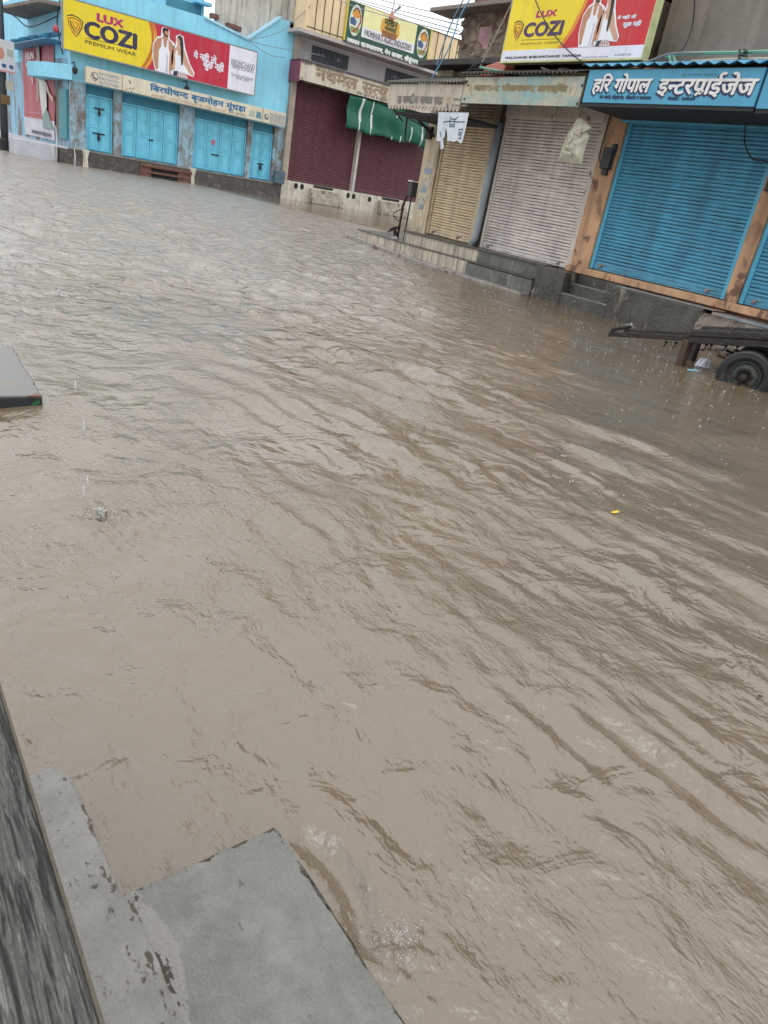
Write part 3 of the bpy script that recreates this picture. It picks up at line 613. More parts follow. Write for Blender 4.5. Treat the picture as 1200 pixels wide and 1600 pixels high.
u, z = q(972, 400); MB().fflat(FA, arc(u, z, .1, .1, 0, 360, 14)[:-1], 1.132).build('round_mark', ink('#cfd4cc'), r)
# green tarpaulin hung under that sign
F2 = Frame('A', 37.62); r = thing('tarpaulin', (26.4, 37.6, 4.0), 'torn green tarpaulin with pale vertical strips hanging over the maroon shutters', 'tarpaulin')
b = MB(); nu, nz = 90, 10; ua, ub = 23.4, 29.7
def tp(i, j):
    f = i/nu; z0_ = 4.03+.02*math.sin(i*.9)-.12*math.exp(-((f-.95)/.06)**2)+.05*math.sin(i*.21); z1_ = 5.64
    return F2.P(ua+(ub-ua)*f+.03*math.sin(j*.8), z0_+(z1_-z0_)*j/nz, .035*math.sin(i*.37+j*.3)+.05*math.sin(j*.7+i*.08)+.03*math.sin(i*.13-j*.5))
g = [b.addv([tp(i, j) for i in range(nu+1)]) for j in range(nz+1)]
pale = {12: (0, 10), 13: (3, 10), 23: (0, 10), 24: (2, 6), 64: (0, 5), 75: (0, 4), 76: (2, 7), 46: (0, 1), 47: (7, 9), 54: (0, 2), 58: (0, 2), 59: (0, 1)}
for j in range(nz):
    for i in range(nu): b.m(1 if i in pale and pale[i][0] <= j < pale[i][1] else 0).face((g[j]+i, g[j]+i+1, g[j+1]+i+1, g[j+1]+i))
o = b.build('sheet', [GREENT, PALECL], r, smooth=True); sd = o.modifiers.new('thick', 'SOLIDIFY'); sd.thickness = .012
ro = thing('mast', (25.2, 37.2, 9.7), 'thin reddish rod with a slanted lamp arm above the yellow billboard', 'rod')
pa = FA.at(612.5, 24, 1.1); pb = FA.at(619, -14, 1.1)
MB().tube([FA.P(pa[0], pa[1]-.4, 1.02), FA.P(pb[0], pb[1], 1.1)], .025, 6).build('shaft', mat('dull_red_rod', '#a06a6c', .5), ro)
a1, a2 = FA.at(615, 20, 1.1), FA.at(624, 10.5, 1.1); MB().tube([FA.P(*a1, 1.1), FA.P(*a2, 1.2)], [.03, .07], 6).build('lamp_arm', mat('grey_lamp', '#77757e', .5), ro)
a1 = FA.at(612, 27, 1.16); MB().lathe(FA.P(a1[0], a1[1]-.15, 1.16), (0, 0, 1), [(.1, 0), (.17, .12), (.08, .35)], 10).build('knob', mat('salmon_knob', '#b5735c', .5), ro)

# ================================================================== right-hand row: corner shop
cs = thing('shop_building', (11.4, 12.2, 0), 'old stone shop building on the near corner with one cream and one white roller shutter', 'building')
b = MB(); b.box(11.52, 17, 9.4, 14.72, .5, 3.98); b.build('wall', CREAMP, cs)
b = MB(); nu, nz = 150, 36                                       # rough rubble face, each stone pushed in or out
cells = rng.uniform(size=(70, 2))*np.array([5.0, 1.0])+np.array([9.25, 4.05]); off = rng.uniform(0, .05, 70)
def rub(i, j):
    y, z = 9.3+4.85*i/nu, 4.1+.9*j/nz; d_ = np.hypot((cells[:, 0]-y)*.75, cells[:, 1]-z); o1 = np.argsort(d_)[:2]; jt = min(1, (d_[o1[1]]-d_[o1[0]])/.05)
    return (11.4-off[o1[0]]*jt+.012*(1-jt)+rng.normal(0, .003), y+(.035*math.sin(j*.9)+.03*math.sin(j*2.3) if i == nu else 0), z)
g = [b.addv([rub(i, j) for i in range(nu+1)]) for j in range(nz+1)]
for j in range(nz):
    for i in range(nu): b.face((g[j]+i+1, g[j]+i, g[j+1]+i, g[j+1]+i+1))
b.box(11.5, 17, 9.3, 14.12, 4.1, 5.0); b.build('stone_upper_wall', STONE, cs)
b = MB(); b.box(11.55, 17, 9.3, 14.1, 5.08, 6.3); b.build('upper_storey', mat('dark_red_upper', '#5a4742', .8, .35, 2, grime=('#8a7a70', .6, .05, 2, U1), bump=.8, bs=8), cs)
pn = MB().fbox(FB, -13.55, -13.2, 4.35, 4.75, .012, .02).build('peeled_poster', mat('pink_paper_remains', '#a9868a', .8, .25, 4), cs)
MB().fbox(FB, -14.85, -12.3, 5.0, 5.08, -.2, .42).build('stone_ledge', MORTAR, cs, .015)
wt = MB().fbox(FB, -13.35, -12.55, 5.12, 6.6, -.16, -.1).build('upper_window', mat('teal_shutter_old', '#3d6b70', .6, .3, 4), cs)
MB().fbox(FB, -13.95, -13.4, 5.1, 6.6, -.14, -.09).build('red_panel', mat('dull_red_panel', '#7c4a48', .7, .3, 4), cs)
b = MB(); b.fbox(FB, -14.95, -9.4, 3.98, 4.1, -.3, .45); b.build('lintel_slab', mat('black_stained_lintel', '#45403d', .75, .35, 3, bump=.5), cs, .02)
for u0, u1, m, nm in ((-14.72, -14.17, CREAMP, 'end_pillar'), (-12.56, -12.42, CREAMP, 'pillar'), (-9.66, -9.6, FRAMEW, 'pillar')):
    MB().fbox(FB, u0, u1, .55, 3.98, -.15, .03).build(nm, m, cs, .012)
b = MB(); u = -14.45
for k in range(9): b.m(k % 3).fbox(FB, u-.13+rng.uniform(-.06, .06), u+.1+rng.uniform(-.05, .1), 2.0-k*.13+rng.uniform(-.03, .03), 2.12-k*.13, .031+k*.001, .033+k*.001)
b.build('bill_remains', [mat('bill_paper', '#b5ada6', .8, .2, 9, grime=('#5c6270', .6, .04, 22, U1)), mat('bill_blue', '#8d9bab', .8, .3, 12), mat('bill_cream', '#c3b9a2', .8, .2, 9, grime=('#77685c', .6, .04, 20, U1))], cs)
MB().tube([FB.P(-12.32, 3.0, .05), FB.P(-12.33, 1.6, .06), FB.P(-12.34, .78, .06), FB.P(-12.38, .62, .12)], .075, 10).build('drain_pipe', GREYC, cs, 0, True)
MB().fbox(FB, -12.42, -12.24, .56, 3.98, -.15, -.02).build('pillar', mat('dark_grey_pillar', '#5f5a56', .7, .25, 2, streak=('#3c3835', .5)), cs)  # dark grey strip of pillar behind the drain pipe, with darker streaks
shutter('shutter', FB, -14.1, -12.62, .62, 3.4, -.05, .0575, SHC, cs, frame=mat('cream_rail', '#b9a585', .55, .15, 3, grime=('#5d4630', .62, .05, 6, U1)), fw=.06, knobs=(-13.95, -13.05))
shutter('shutter', FB, -12.17, -9.74, .60, 3.16, -.04, .0575, SHW, cs, frame=FRAMEW, fw=.06, knobs=(-12.0, -9.95))
MB().fbox(FB, -12.23, -9.66, 3.13, 3.42, -.12, .05).build('shutter_box', FRAMEW, cs, .02)
# steps: wet kerb, tiled and slate risers
def kp(s): return [(10.62, 9.98), (10.66, 13.2), (10.95, 15.6), (11.4, 17.7), (12.3, 18.2), (14.5, 18.2), (14.5, 9.98)]
MB().plan(kp(0), -.4, [.035, .07, .12, .14, .14, .14, .035]).build('kerb', mat('wet_kerb', '#8d8680', .25, .2, 3, grime=('#6b4a42', .58, .06, 3, U1), bump=.15), cs, .02)
MB().plan([(10.88, 11.95), (10.98, 14), (11.35, 16.9), (12.6, 17.2), (14.5, 17.2), (14.5, 11.95)], .0, .30).build('tiled_step', TILE, cs)
MB().plan([(10.86, 9.98), (10.87, 11.949), (14.5, 11.949), (14.5, 9.98)], .0, .285).build('slate_step', SLATE, cs)
MB().plan([(10.84, 9.98), (10.955, 14), (11.32, 16.95), (12.6, 17.25), (14.5, 17.25), (14.5, 9.98)], .301, .325).build('step_nosing', mat('dark_nosing', '#4f4a45', .3, .25, 4), cs)
MB().box(11.15, 14, 11.95, 14.62, .3, .555).build('tiled_riser', TILE, cs)
MB().box(11.15, 14, 9.98, 11.949, .3, .555).build('slate_riser', SLATE, cs)
MB().box(11.11, 14, 9.98, 14.66, .556, .60).build('step_nosing', MATS['dark_nosing'], cs, .008)
# hand post at the corner
gp = ground(641, 381, .32)
r = thing('iron_post', (11.2, 14.95, .3), 'black upright post with a pale capped box and looped cable at the corner pillar', 'post')
px_, py_ = 11.22, 14.98
b = MB(); b.tube([(px_, py_, .3), (px_+.02, py_+.02, 1.1), (px_+.08, py_-.05, 1.5)], [.028, .03, .026], 8); b.tube([(px_+.12, py_-.1, .3), (px_+.14, py_-.1, 1.4)], .018, 7); b.build('shaft', IRON, r)
MB().box(11.26, 11.44, 14.8, 14.94, 1.34, 1.66).build('switch_box', mat('dark_box', '#3c3b3c', .5, .2, 5), r, .01)
MB().box(11.24, 11.46, 14.78, 14.96, 1.661, 1.69).build('lid', ink('#d3cdc6'), r)
b = MB(); b.tube([(px_+.03, py_+.1, .75)]+[(px_-.02-.09*math.sin(a), py_+.13+.05*math.sin(a), .78+.2*a/3.1) for a in np.linspace(.1, 3.0, 9)]+[(px_+.05, py_, 1.05)], .012, 6); b.build('cable_loop', CABLE, r)
b = MB(); b.tube([(px_-.02, py_, .62), (px_-.12, py_+.12, .55), (px_-.2, py_+.16, .47)], [.03, .045, .012], 7); b.tube([(px_-.05, py_+.02, .42), (px_-.1, py_+.04, .56)], [.055, .035], 8); b.build('handle', IRON, r)
MB().tube([(px_-.14, py_+.02, .335), (px_-.02, py_+.0, .36)], [.03, .05], 6).build('foot', ink('#bdb9b2'), r)

# ================================================================== right-hand row: blue shutter shop
bs = thing('shop_building', (11.4, 5, 0), 'shop building with blue roller shutters, peach pillars and grey mud plastered upper wall', 'building')
MB().box(11.52, 17, -8, 9.4, .5, 4.0).build('wall', PEACH, bs)
MB().box(11.4, 17, -8, 8.98, 4.0, 5.75).build('upper_wall', MORTAR, bs, .04)
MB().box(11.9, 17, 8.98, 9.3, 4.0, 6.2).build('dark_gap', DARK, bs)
for u0, u1 in ((-9.6, -9.17), (-6.36, -6.13), (-3.05, -2.7), (.5, .9)): MB().fbox(FB, u0, u1, .6, 3.98, -.15, .03).build('pillar', PEACH, bs, .012)
shutter('shutter', FB, -9.09, -6.44, .71, 3.14, -.05, .0575, SHB, bs, frame=FRAMEB, fw=.075, knobs=(-8.95, -6.72))
shutter('shutter', FB, -6.05, -3.13, .71, 3.14, -.05, .0575, SHB, bs, frame=FRAMEB, fw=.075, knobs=(-5.9, -3.4))
shutter('shutter', FB, -2.62, .42, .71, 3.14, -.05, .0575, SHB, bs, frame=FRAMEB, fw=.075, knobs=(-2.4,))
for u0, u1 in ((-9.17, -6.36), (-6.12, -3.05)): MB().fbox(FB, u0, u1, 3.12, 3.32, -.1, .2).build('shutter_box', FRAMEB, bs, .01)
MB().fbox(FB, -9.6, 8, .58, .70, -.2, .14).build('sill', PEACH, bs, .015)
MB().box(10.89, 11.9, 9.24, 9.975, -.4, .575).build('plinth_block', SLATED, bs, .015)
b = MB(); b.box(10.9, 11.9, 8.15, 9.238, -.4, .2); b.box(11.09, 11.9, 8.15, 9.238, .2, .39); b.box(11.28, 11.9, 8.15, 9.238, .39, .57); b.build('niche_step', SLATED, bs, .012)
b = MB(); b.box(10.905, 11.08, 8.16, 9.23, .201, .212); b.box(11.095, 11.27, 8.16, 9.23, .391, .402); b.build('step_tread', WETTOP, bs)
MB().box(10.89, 11.9, 6.35, 8.148, -.4, .545).build('plinth', SLATED, bs, .02)
b = MB(); nu, nz = 220, 14
def rpt(i, j): y, z = -8+14.349*i/nu, -.1+.59*j/nz; return (10.86-.05*math.sin(y*2.1+j*.5)*math.sin(j*.45+y)-rng.uniform(0, .03)-.05*(1-j/nz), y, z)
g = [b.addv([rpt(i, j) for i in range(nu+1)]) for j in range(nz+1)]
for j in range(nz):
    for i in range(nu): b.face((g[j]+i+1, g[j]+i, g[j+1]+i, g[j+1]+i+1))
b.box(10.9, 11.9, -8, 6.349, -.4, .488); b.build('rough_plinth', ROUGHC, bs)
b = MB(); b.box(10.93, 11.45, 6.2, 8.1, .546, .56); b.box(10.9, 11.45, -8, 6.2, .491, .535); b.build('plinth_top', WETTOP, bs, .006)
b = MB(); uu, zz = FB.at(954, 250); b.fbox(FB, uu-.1, uu+.1, zz-.16, zz+.18, .03, .14); b.fbox(FB, uu-.06, uu+.05, zz-.26, zz-.16, .03, .1); b.fbox(FB, uu+.05, uu+.12, zz+.05, zz+.25, .05, .12)
b.build('meter_box', mat('dark_meter', '#38393c', .5, .25, 6), bs, .01)
b = MB(); uu, zz = FB.at(1193, 278); b.fbox(FB, -6.28, -6.13, zz-.18, zz+.18, .03, .13); b.build('meter_box', MATS['dark_meter'], bs, .01)
def cable(name, label, pts, r_=.012, m=None, cat='cable', group=None):
    b = MB(); P = [Vector(p) for p in pts]; out = []
    for i in range(len(P)-1):
        p0, p1, p2, p3 = P[max(i-1, 0)], P[i], P[i+1], P[min(i+2, len(P)-1)]
        for k in range(6):
            t_ = k/6; out.append(.5*((2*p1)+(p2-p0)*t_+(2*p0-5*p1+4*p2-p3)*t_*t_+(3*p1-p0-3*p2+p3)*t_**3))
    out.append(P[-1]); b.tube(out, r_, 5); return tag(b.build(name, m or CABLE), label, cat, group)
def fbp(px, py, n): return FB.P(*FB.at(px, py, n), n)
def fap(px, py, n): return FA.P(*FA.at(px, py, n), n)
cable('cable', 'black cable curving down the peach pillar to its meter box', [fbp(955, 178, .3), fbp(944, 215, .12), fbp(937, 245, .08), fbp(942, 265, .07), fbp(948, 262, .1)], .012)
cable('cable', 'black cable loop hanging in front of the large blue shutter by its right frame', [fbp(1170, 140, .6), fbp(1165, 190, .4), fbp(1164, 225, .3), fbp(1176, 248, .3), fbp(1196, 252, .3), fbp(1215, 262, .2)], .012)

# ------------------------------------------------------------------ awnings and signs on the right-hand row
FW = Frame('B', 10.1)  # awning signs, roof fronts and soffits: coordinates scaled about the camera onto this nearer plane
def tin_roof(name, u0, u1, zf, zb, m, parent, pitch=.13, over=.08, depth=1.3):
    b = MB(); n_ = int((u1-u0)/pitch*4); pr = []
    for i in range(n_+1):
        u = u0+(u1-u0)*i/n_; dz = .022*math.sin(2*math.pi*(u-u0)/pitch); pr.append((u, dz))
    for i in range(n_):
        (a, da), (c, dc) = pr[i], pr[i+1]
        p = [FW.P(a, zf+da, over), FW.P(c, zf+dc, over), FW.P(c, zb+dc, -depth), FW.P(a, zb+da, -depth)]; b.poly(p)
    o = b.build(name, m, parent); s_ = o.modifiers.new('t', 'SOLIDIFY'); s_.thickness = .006; return o
q = lambda x, y: FW.at(880+x/3.75, 80+y/3.75, .01)
SKYB = mat('blue_sign_sheet', '#4c99b9', .4, .1, 1.2, streak=('#4a7e96', .35), bump=.04)
r = thing('signboard', (10.1, 7.7, 3.2), 'bright blue sheet sign with large white Hindi lettering over the blue shutters', 'sign')
MB().fbox(FW, -9.15, -6.165, 3.20, 3.66, -.05, 0).build('panel', SKYB, r, .006)
def both(txt, a, c, n0, b1, sh=0):
    write(txt, FW, a, c, n0, ink('#1c2450'), r, 'letter_shadow', bold=.03, shear=sh, nudge=(-.012, -.018)); write(txt, FW, a, c, n0+.005, ink('#dcdad8'), r, bold=b1, shear=sh)
both('हरि गोपाल', q(160, 252), q(525, 130), .004, .012, .12); both('इन्टरप्राईजेज', q(540, 262), q(1150, 122), .004, .012, .12)
write('मेन मार्केट श्रीडूंगरगढ़  बीकानेर व राजस्थान', FW, q(208, 284), q(518, 258), .006, ink('#1f2f52'), r, bold=.003); write('मोबाईल : राजस्थान', FW, q(606, 288), q(775, 265), .006, ink('#1f2f52'), r, bold=.003)
write('हरि इन्टरप्राईज श्रीडूंगरगढ़', FW, q(690, 148), q(910, 126), .006, ink('#3a7592'), r)
tin_roof('tin_roof', -9.26, -6.12, 3.71, 4.02, TINB, r, .22)
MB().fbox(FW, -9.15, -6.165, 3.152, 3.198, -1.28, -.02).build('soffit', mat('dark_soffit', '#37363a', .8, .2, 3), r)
r = thing('signboard', (10.1, 4.6, 3.2), 'second blue sheet sign cut off by the right edge of the picture', 'sign')
MB().fbox(FW, -6.127, -3.05, 3.18, 3.66, -.05, 0).build('panel', SKYB, r, .006); tin_roof('tin_roof', -6.08, -2.95, 3.71, 4.02, TINB, r, .22)
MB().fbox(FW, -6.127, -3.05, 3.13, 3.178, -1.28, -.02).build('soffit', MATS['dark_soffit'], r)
q = lambda x, y: FW.at(700+x/3.529, y/3.529, .01)
FT = mat('faded_teal_sign', '#7fa0a0', .55, .12, 1, wear=('#b3ad98', .5, .12, 1.1, (1, 1, 2.2)), grime=('#8a8270', .62, .06, 2.4, (1, 1, .5)), streak=('#8b8670', .35), bump=.08)
r = thing('signboard', (10.1, 10.7, 3.13), 'faded teal and cream sign with worn Hindi lettering below the billboard', 'sign')
MB().fbox(FW, -12.18, -9.22, 3.134, 3.572, -.04, 0).build('panel', FT, r, .006)
write('मालचन्द भीकमचन्द तापड़िया', FW, q(140, 505), q(662, 462), .004, fade('#8a7c5c', .66), r, bold=.018)
b = MB()
for x, y in ((110, 470), (90, 545), (738, 470), (712, 572)): u, z = q(x, y); b.fbox(FW, u-.015, u+.015, z-.015, z+.015, 0, .012)
b.build('nail_head', IRON, r)
b = MB()
for x, y in ((115, 500), (688, 490)): u, z = q(x, y); b.fflat(FW, arc(u, z, .08, .11, 0, 360, 10)[:-1], .004)
b.build('faded_ornament', fade('#a08e70', .5), r)
tin_roof('tin_roof', -12.24, -9.3, 3.62, 3.95, mat('blackened_tin', '#3f3b38', .6, .3, 4, bump=.3), r, .1)
q = lambda x, y: FW.at(560+x/4.706, 80+y/4.706, .01)
LT = mat('dirty_tin_sign', '#b7ab9b', .55, .15, 1.5, wear=('#8f8478', .6, .06, 2, (1, 1, .4)), streak=('#75695c', .55), bump=.1)
r = thing('signboard', (10.1, 13.4, 3.05), 'dirty white tin sign with grey Hindi letters on the corner awning', 'sign')
MB().fbox(FW, -14.63, -12.2, 3.048, 3.449, -.03, 0).build('panel', LT, r)
write('त्र राष्ट्रीय बचत पत्र', FW, q(282, 382), q(622, 318), .004, fade('#77726c', .66), r, bold=.02); write('LIC', FW, q(632, 372), q(682, 335), .004, fade('#b29a78', .62), r, bold=.012)
write('अभिकर्ता', FW, q(690, 362), q(752, 342), .004, ink('#8a8279'), r, bold=.004); write('मो. 94141 38941', FW, q(680, 405), q(800, 388), .004, ink('#8a8279'), r, bold=.004)
u, z = q(652, 400); MB().fflat(FW, arc(u, z, .03, .05, 0, 360, 10)[:-1], .004).build('emblem', ink('#5f6470'), r)
b = MB(); 
for i in range(21): u = -14.6+i*.1145; b.fprism(FW, [(u, 3.053), (u+.104, 3.053), (u+.095, 3.01), (u+.052, 2.972), (u+.01, 3.01)], -.02, -.005)
b.build('scalloped_edge', LT, r)
tin_roof('tin_roof', -14.72, -12.1, 3.48, 3.85, mat('dark_grey_tin', '#5b5752', .55, .25, 4, bump=.2), r, .1, .06)
b = MB(); b.tube([fbp(606, 160, .75), fbp(629, 189, .3)], .02, 6); b.tube([fbp(637, 172, .55), fbp(632, 224, .5)], .022, 6); b.tube([fbp(643, 176, .6), fbp(679, 214, .1)], .03, 6); b.tube([fbp(605, 165, .7), fbp(676, 206, .12)], .015, 6); b.box(11.3, 11.45, 14.5, 14.7, 2.6, 2.85)
b.build('bracket', IRON, r)
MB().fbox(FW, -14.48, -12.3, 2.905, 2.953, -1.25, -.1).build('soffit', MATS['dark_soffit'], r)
# torn poster under it
FPo = Frame('B', 10.075); q = lambda x, y: FPo.at(560+x/4.706, 80+y/4.706)
r = thing('poster', (10.07, 12.6, 2.5), 'torn white poster with a blue bull drawing hanging below the tin sign', 'poster')
pts = [q(588, 448), q(812, 452), q(790, 560), q(765, 665), q(750, 682), q(728, 655), q(700, 668), q(668, 655), q(655, 668), q(652, 600), q(640, 560), q(634, 640), q(620, 640), q(628, 715), q(604, 722), q(602, 660), q(574, 660), q(582, 560)]
MB().fprism(FPo, pts, -.004, 0).build('sheet', mat('torn_white_flex', '#c6ccd2', .6, .1, 4, streak=('#9aa2aa', .4)), r)
b = MB(); BL = ink('#3d5a72'); c = q(695, 515)
for pl_ in ([(675, 485), (690, 500), (715, 500), (735, 482)], [(625, 522), (670, 515), (730, 520), (780, 520)], [(675, 500), (672, 555), (705, 555), (708, 505)], [(672, 540), (705, 540)], [(600, 590), (608, 630)], [(640, 620), (632, 640)], [(742, 575), (765, 572), (760, 600), (740, 602), (742, 575)], [(735, 615), (755, 615), (752, 640), (733, 640)]): stroke(b, FPo, [q(*p) for p in pl_], .022, .003)
b.build('drawing', BL, r)
# billboard on the right-hand row
FBB = Frame('B', 10.55); nb = 0.0; u0, u1, z0, z1 = -11.78, -8.58, 3.92, 5.35
r = thing('billboard', (10.6, 10.2, z0), 'yellow and red clothing billboard on the old stone building, white strip along its foot', 'billboard')
MB().fbox(FBB, u0, u1, z0, z1, -.16, 0).build('panel', YEL, r)
MB().fbox(FBB, u1, u1+.02, z0, z1, -.16, .005).fbox(FBB, u0-.02, u0, z0, z1, -.16, .005).fbox(FBB, u0-.02, u1+.02, z0-.03, z0, -.16, .01).build('frame', mat('pale_billboard_edge', '#c3c08e', .5, .2, 3), r)
q = lambda x, y: FBB.at(700+x/3.529, y/3.529, .01)
zs = z0+.17
ur = q(700, 200)[0]
MB().fflat(FBB, [(ur-.36, zs), (ur-.16, zs+.25), (ur+.0, zs+.6), (ur+.07, zs+.95), (ur+.06, z1), (ur+.3, z1), (ur+.3, zs)], .002).build('orange_band', ORG, r)
MB().fflat(FBB, [(ur-.26, zs), (ur-.06, zs+.27), (ur+.08, zs+.6), (ur+.14, zs+.95), (ur+.13, z1), (u1, z1), (u1, zs)], .004).build('red_field', ink('#c2262e'), r)
MB().fbox(FBB, u0, u1, z0, zs, 0, .007).build('dealer_strip', WHT, r)
write('LUX', FBB, q(485, 95), q(600, 52), .004, MAG, r, bold=.012, shear=.06); write('COZI', FBB, q(412, 202), q(636, 112), .004, ink('#4a2f5c'), r, bold=.02, shear=.08)
write('PREMIUM WEAR', FBB, q(398, 248), q(610, 226), .004, ink('#6a6226'), r, shear=.2)
b = MB(); stroke(b, FBB, [q(405, 220), q(625, 212)], .007, .004); b.build('rule_line', ink('#6a6226'), r)
u, z = q(384, 165); shield(FBB, u, z, .25, .004, r)
u, z = q(752, 275); printed_couple(FBB, u+.03, zs+.005, .745, .006, r)
write('ये नहीं तो', FBB, q(932, 110), q(1040, 78), .008, WHT, r, bold=.007, shear=.05); write('कुछ नहीं', FBB, q(960, 155), q(1068, 110), .008, WHT, r, bold=.007, shear=.05)
write('MALCHAND BHIKAMCHAND TAPADIA', FBB, q(315, 325), q(735, 298), .01, ink('#3c3542'), r, bold=.004); write('DUNGARGARH BIKANER', FBB, q(738, 320), q(884, 308), .01, ink('#57525c'), r); write('6375071670', FBB, q(932, 308), q(1010, 294), .01, ink('#57525c'), r); write('&', FBB, q(918, 309), q(928, 297), .01, ink('#57525c'), r)

# ------------------------------------------------------------------ clutter on the awnings, cables, hanging sack
def pillow(b, F, pts, depth, n0):
    cx_, cz_ = sum(p[0] for p in pts)/len(pts), sum(p[1] for p in pts)/len(pts); fine = []
    for i, p in enumerate(pts):
        p2 = pts[(i+1) % len(pts)]
        for k in range(4): fine.append((p[0]+(p2[0]-p[0])*k/4, p[1]+(p2[1]-p[1])*k/4))
    N = len(fine)
    for sgn in (1, -1):
        prev = None
        for s_ in (1, .97, .9, .8, .66, .48, .25, .02):
            d = depth*(1-s_**2.2)*sgn; k = b.addv([F.P(cx_+(p[0]-cx_)*s_, cz_+(p[1]-cz_)*s_, n0+d*(1+.10*math.sin(i*.9+s_*6))) for i, p in enumerate(fine)])
            if prev is not None:
                for i in range(N): j = (i+1) % N; b.face((prev+i, prev+j, k+j, k+i) if sgn > 0 else (prev+j, prev+i, k+i, k+j))
            prev = k
FK = Frame('B', 10.4); q = lambda x, y: FK.at(x, y)
r = thing('hanging_sack', (10.4, 9.2, 2.3), 'pale green printed sack hanging on a string in front of the white shutter', 'sack')
b = MB(); pillow(b, FK, [q(904, 182), q(914, 190), q(925, 200), q(918, 206), q(921, 214), q(914, 232), q(909, 256), q(890, 256), q(872, 250), q(878, 232), q(887, 208)], .13, 0)
sk = b.build('sack', SACK, r, smooth=True)
b = MB(); 
for p in ([(906, 200), (917, 207), (914, 216), (903, 208)], [(893, 228), (905, 232), (904, 236), (892, 232)], [(889, 237), (902, 241), (901, 245), (888, 241)]): b.fflat(FK, [q(*x) for x in p], .15)
b.build('print', mat('faded_print', '#a78d84', .6, .3, 30, wear=('#b9bb9e', .5, .05, 30, U1)), sk)
MB().tube([FK.P(*q(913, 150), 0), FK.P(*q(910, 172), 0), FK.P(*q(905, 184), 0)], .006, 5).build('string', CABLE, r)
b = MB(); FR_ = Frame('B', 10.75); qq = lambda x, y: FR_.at(x, y)
b.fprism(FR_, [qq(751, 118), qq(757, 103), qq(778, 96), qq(792, 99), qq(787, 110), qq(793, 120)], -.25, 0); tag(b.build('plastic_sheet', mat('salmon_plastic', '#b5685c', .5, .2, 5), None, .02), 'crumpled salmon red plastic sheet on the corner awning left of the billboard', 'plastic sheet')
b = MB(); p0 = fbp(878, 110, .6); b.box(p0[0], p0[0]+.1, p0[1]-.11, p0[1]+.11, p0[2]-.035, p0[2]+.04); tag(b.build('brick', BRICK, None, .008), 'single brick lying on the awning under the billboard', 'brick')
b = MB(); b.tube([fbp(846, 106, .7), fbp(876, 118, .75)], .02, 5); b.tube([fbp(852, 117, .72), fbp(878, 108, .7)], .016, 5); tag(b.build('stick_bundle', mat('grey_sticks', '#8b8478', .7)), 'crossed grey sticks beside the brick on the awning', 'sticks')
cable('hose', 'pale green hose sagging along the awning edge under the billboard', [fbp(750, 105, .7), fbp(780, 111, .72), fbp(820, 116, .74), fbp(862, 118, .74)], .022, mat('green_hose', '#6fa08a', .4), 'hose')
cable('rope', 'pale rope running steeply up the stone wall left of the billboard', [fbp(750, 104, .6), fbp(775, 55, .55), fbp(808, -12, .5)], .014, mat('pale_rope', '#a59d92', .8), 'rope')
cable('cable', 'black cable crossing the front of the right-hand billboard', [fbp(834, -6, .95), fbp(850, 30, .95), fbp(872, 62, .95), fbp(900, 90, .95), fbp(926, 106, .85)], .01)
cable('cable', 'thin black cable curving down the grey plastered wall', [fbp(1086, -8, .1), fbp(1082, 40, .06), fbp(1068, 75, .2), fbp(1052, 88, .4)], .011)
cable('hose', 'pale green hose knotted along the top of the blue awning', [fbp(1040, 88, .7), fbp(1062, 84, .75), fbp(1110, 83, .72), fbp(1165, 82, .72), fbp(1215, 80, .72)], .025, MATS['green_hose'], 'hose')
cable('hose', 'short green hose end dropping to the blue awning', [fbp(1046, 88, .76), fbp(1049, 98, .84), fbp(1058, 104, .88), fbp(1052, 88, .8)], .02, MATS['green_hose'], 'hose')
cable('cable', 'grey cables running from the billboard foot over the blue awning', [fbp(990, 100, .8), fbp(1015, 95, .85), fbp(1048, 84, .85), fbp(1100, 83, .8)], .016, mat('grey_cable', '#77787a', .5))
b = MB(); b.tube([fbp(1080, 97, .72), fbp(1140, 94, .72), fbp(1205, 93, .74)], .03, 7); tag(b.build('pipe', mat('ivory_pipe', '#a8a194', .5, .2, 5)), 'ivory pipe lying on top of the blue awning', 'pipe')
kn = MB()
for i in range(5): kn.tube([Vector(fbp(1160+6*math.cos(i*1.3), 82+6*math.sin(i*1.3), .78)), Vector(fbp(1163-8*math.cos(i*2.1), 86-7*math.sin(i*1.7), .84))], .018, 5)
tag(kn.build('rope_knot', mat('black_green_rope', '#33403c', .7)), 'dark rope knot on the pipe above the blue awning', 'rope')
PIPEB = mat('blue_grey_pipe', '#5b7c98', .45, .2, 3)
cable('pipe', 'upper blue grey pipe slanting from the old upper storey to the corner awning', [fbp(727, -6, .6), fbp(706, 35, .62), fbp(691, 75, .65), fbp(683, 102, .68)], .014, PIPEB, 'pipe')
cable('pipe', 'bright blue pipe reaching lower, down to the tin roof of the corner awning', [fbp(737, -6, .55), fbp(717, 29, .58), fbp(712, 46, .6), fbp(697, 84, .64), fbp(669, 131, .7)], .014, mat('light_blue_pipe', '#5f9cc0', .45, .2, 3), 'pipe')
b = MB()
for i in range(7): b.tube([Vector(fbp(742+rng.uniform(-12, 8), 106+rng.uniform(-6, 6), .62)), Vector(fbp(752+rng.uniform(-8, 6), 104+rng.uniform(-7, 7), .68))], .014, 5)
b.tube([fbp(722, 116, .6), fbp(735, 108, .62), fbp(750, 106, .65)], .016, 5); tag(b.build('wire_tangle', CABLE), 'tangle of black wires on the ledge at the stone wall corner', 'wires')
wires = [((596, 2), (792, 40)), ((610, -6), (800, 27)), ((560, -8), (795, 52)), ((590, 14), (760, 52))]
wl_ = ['highest', 'second highest', 'third highest', 'lowest']
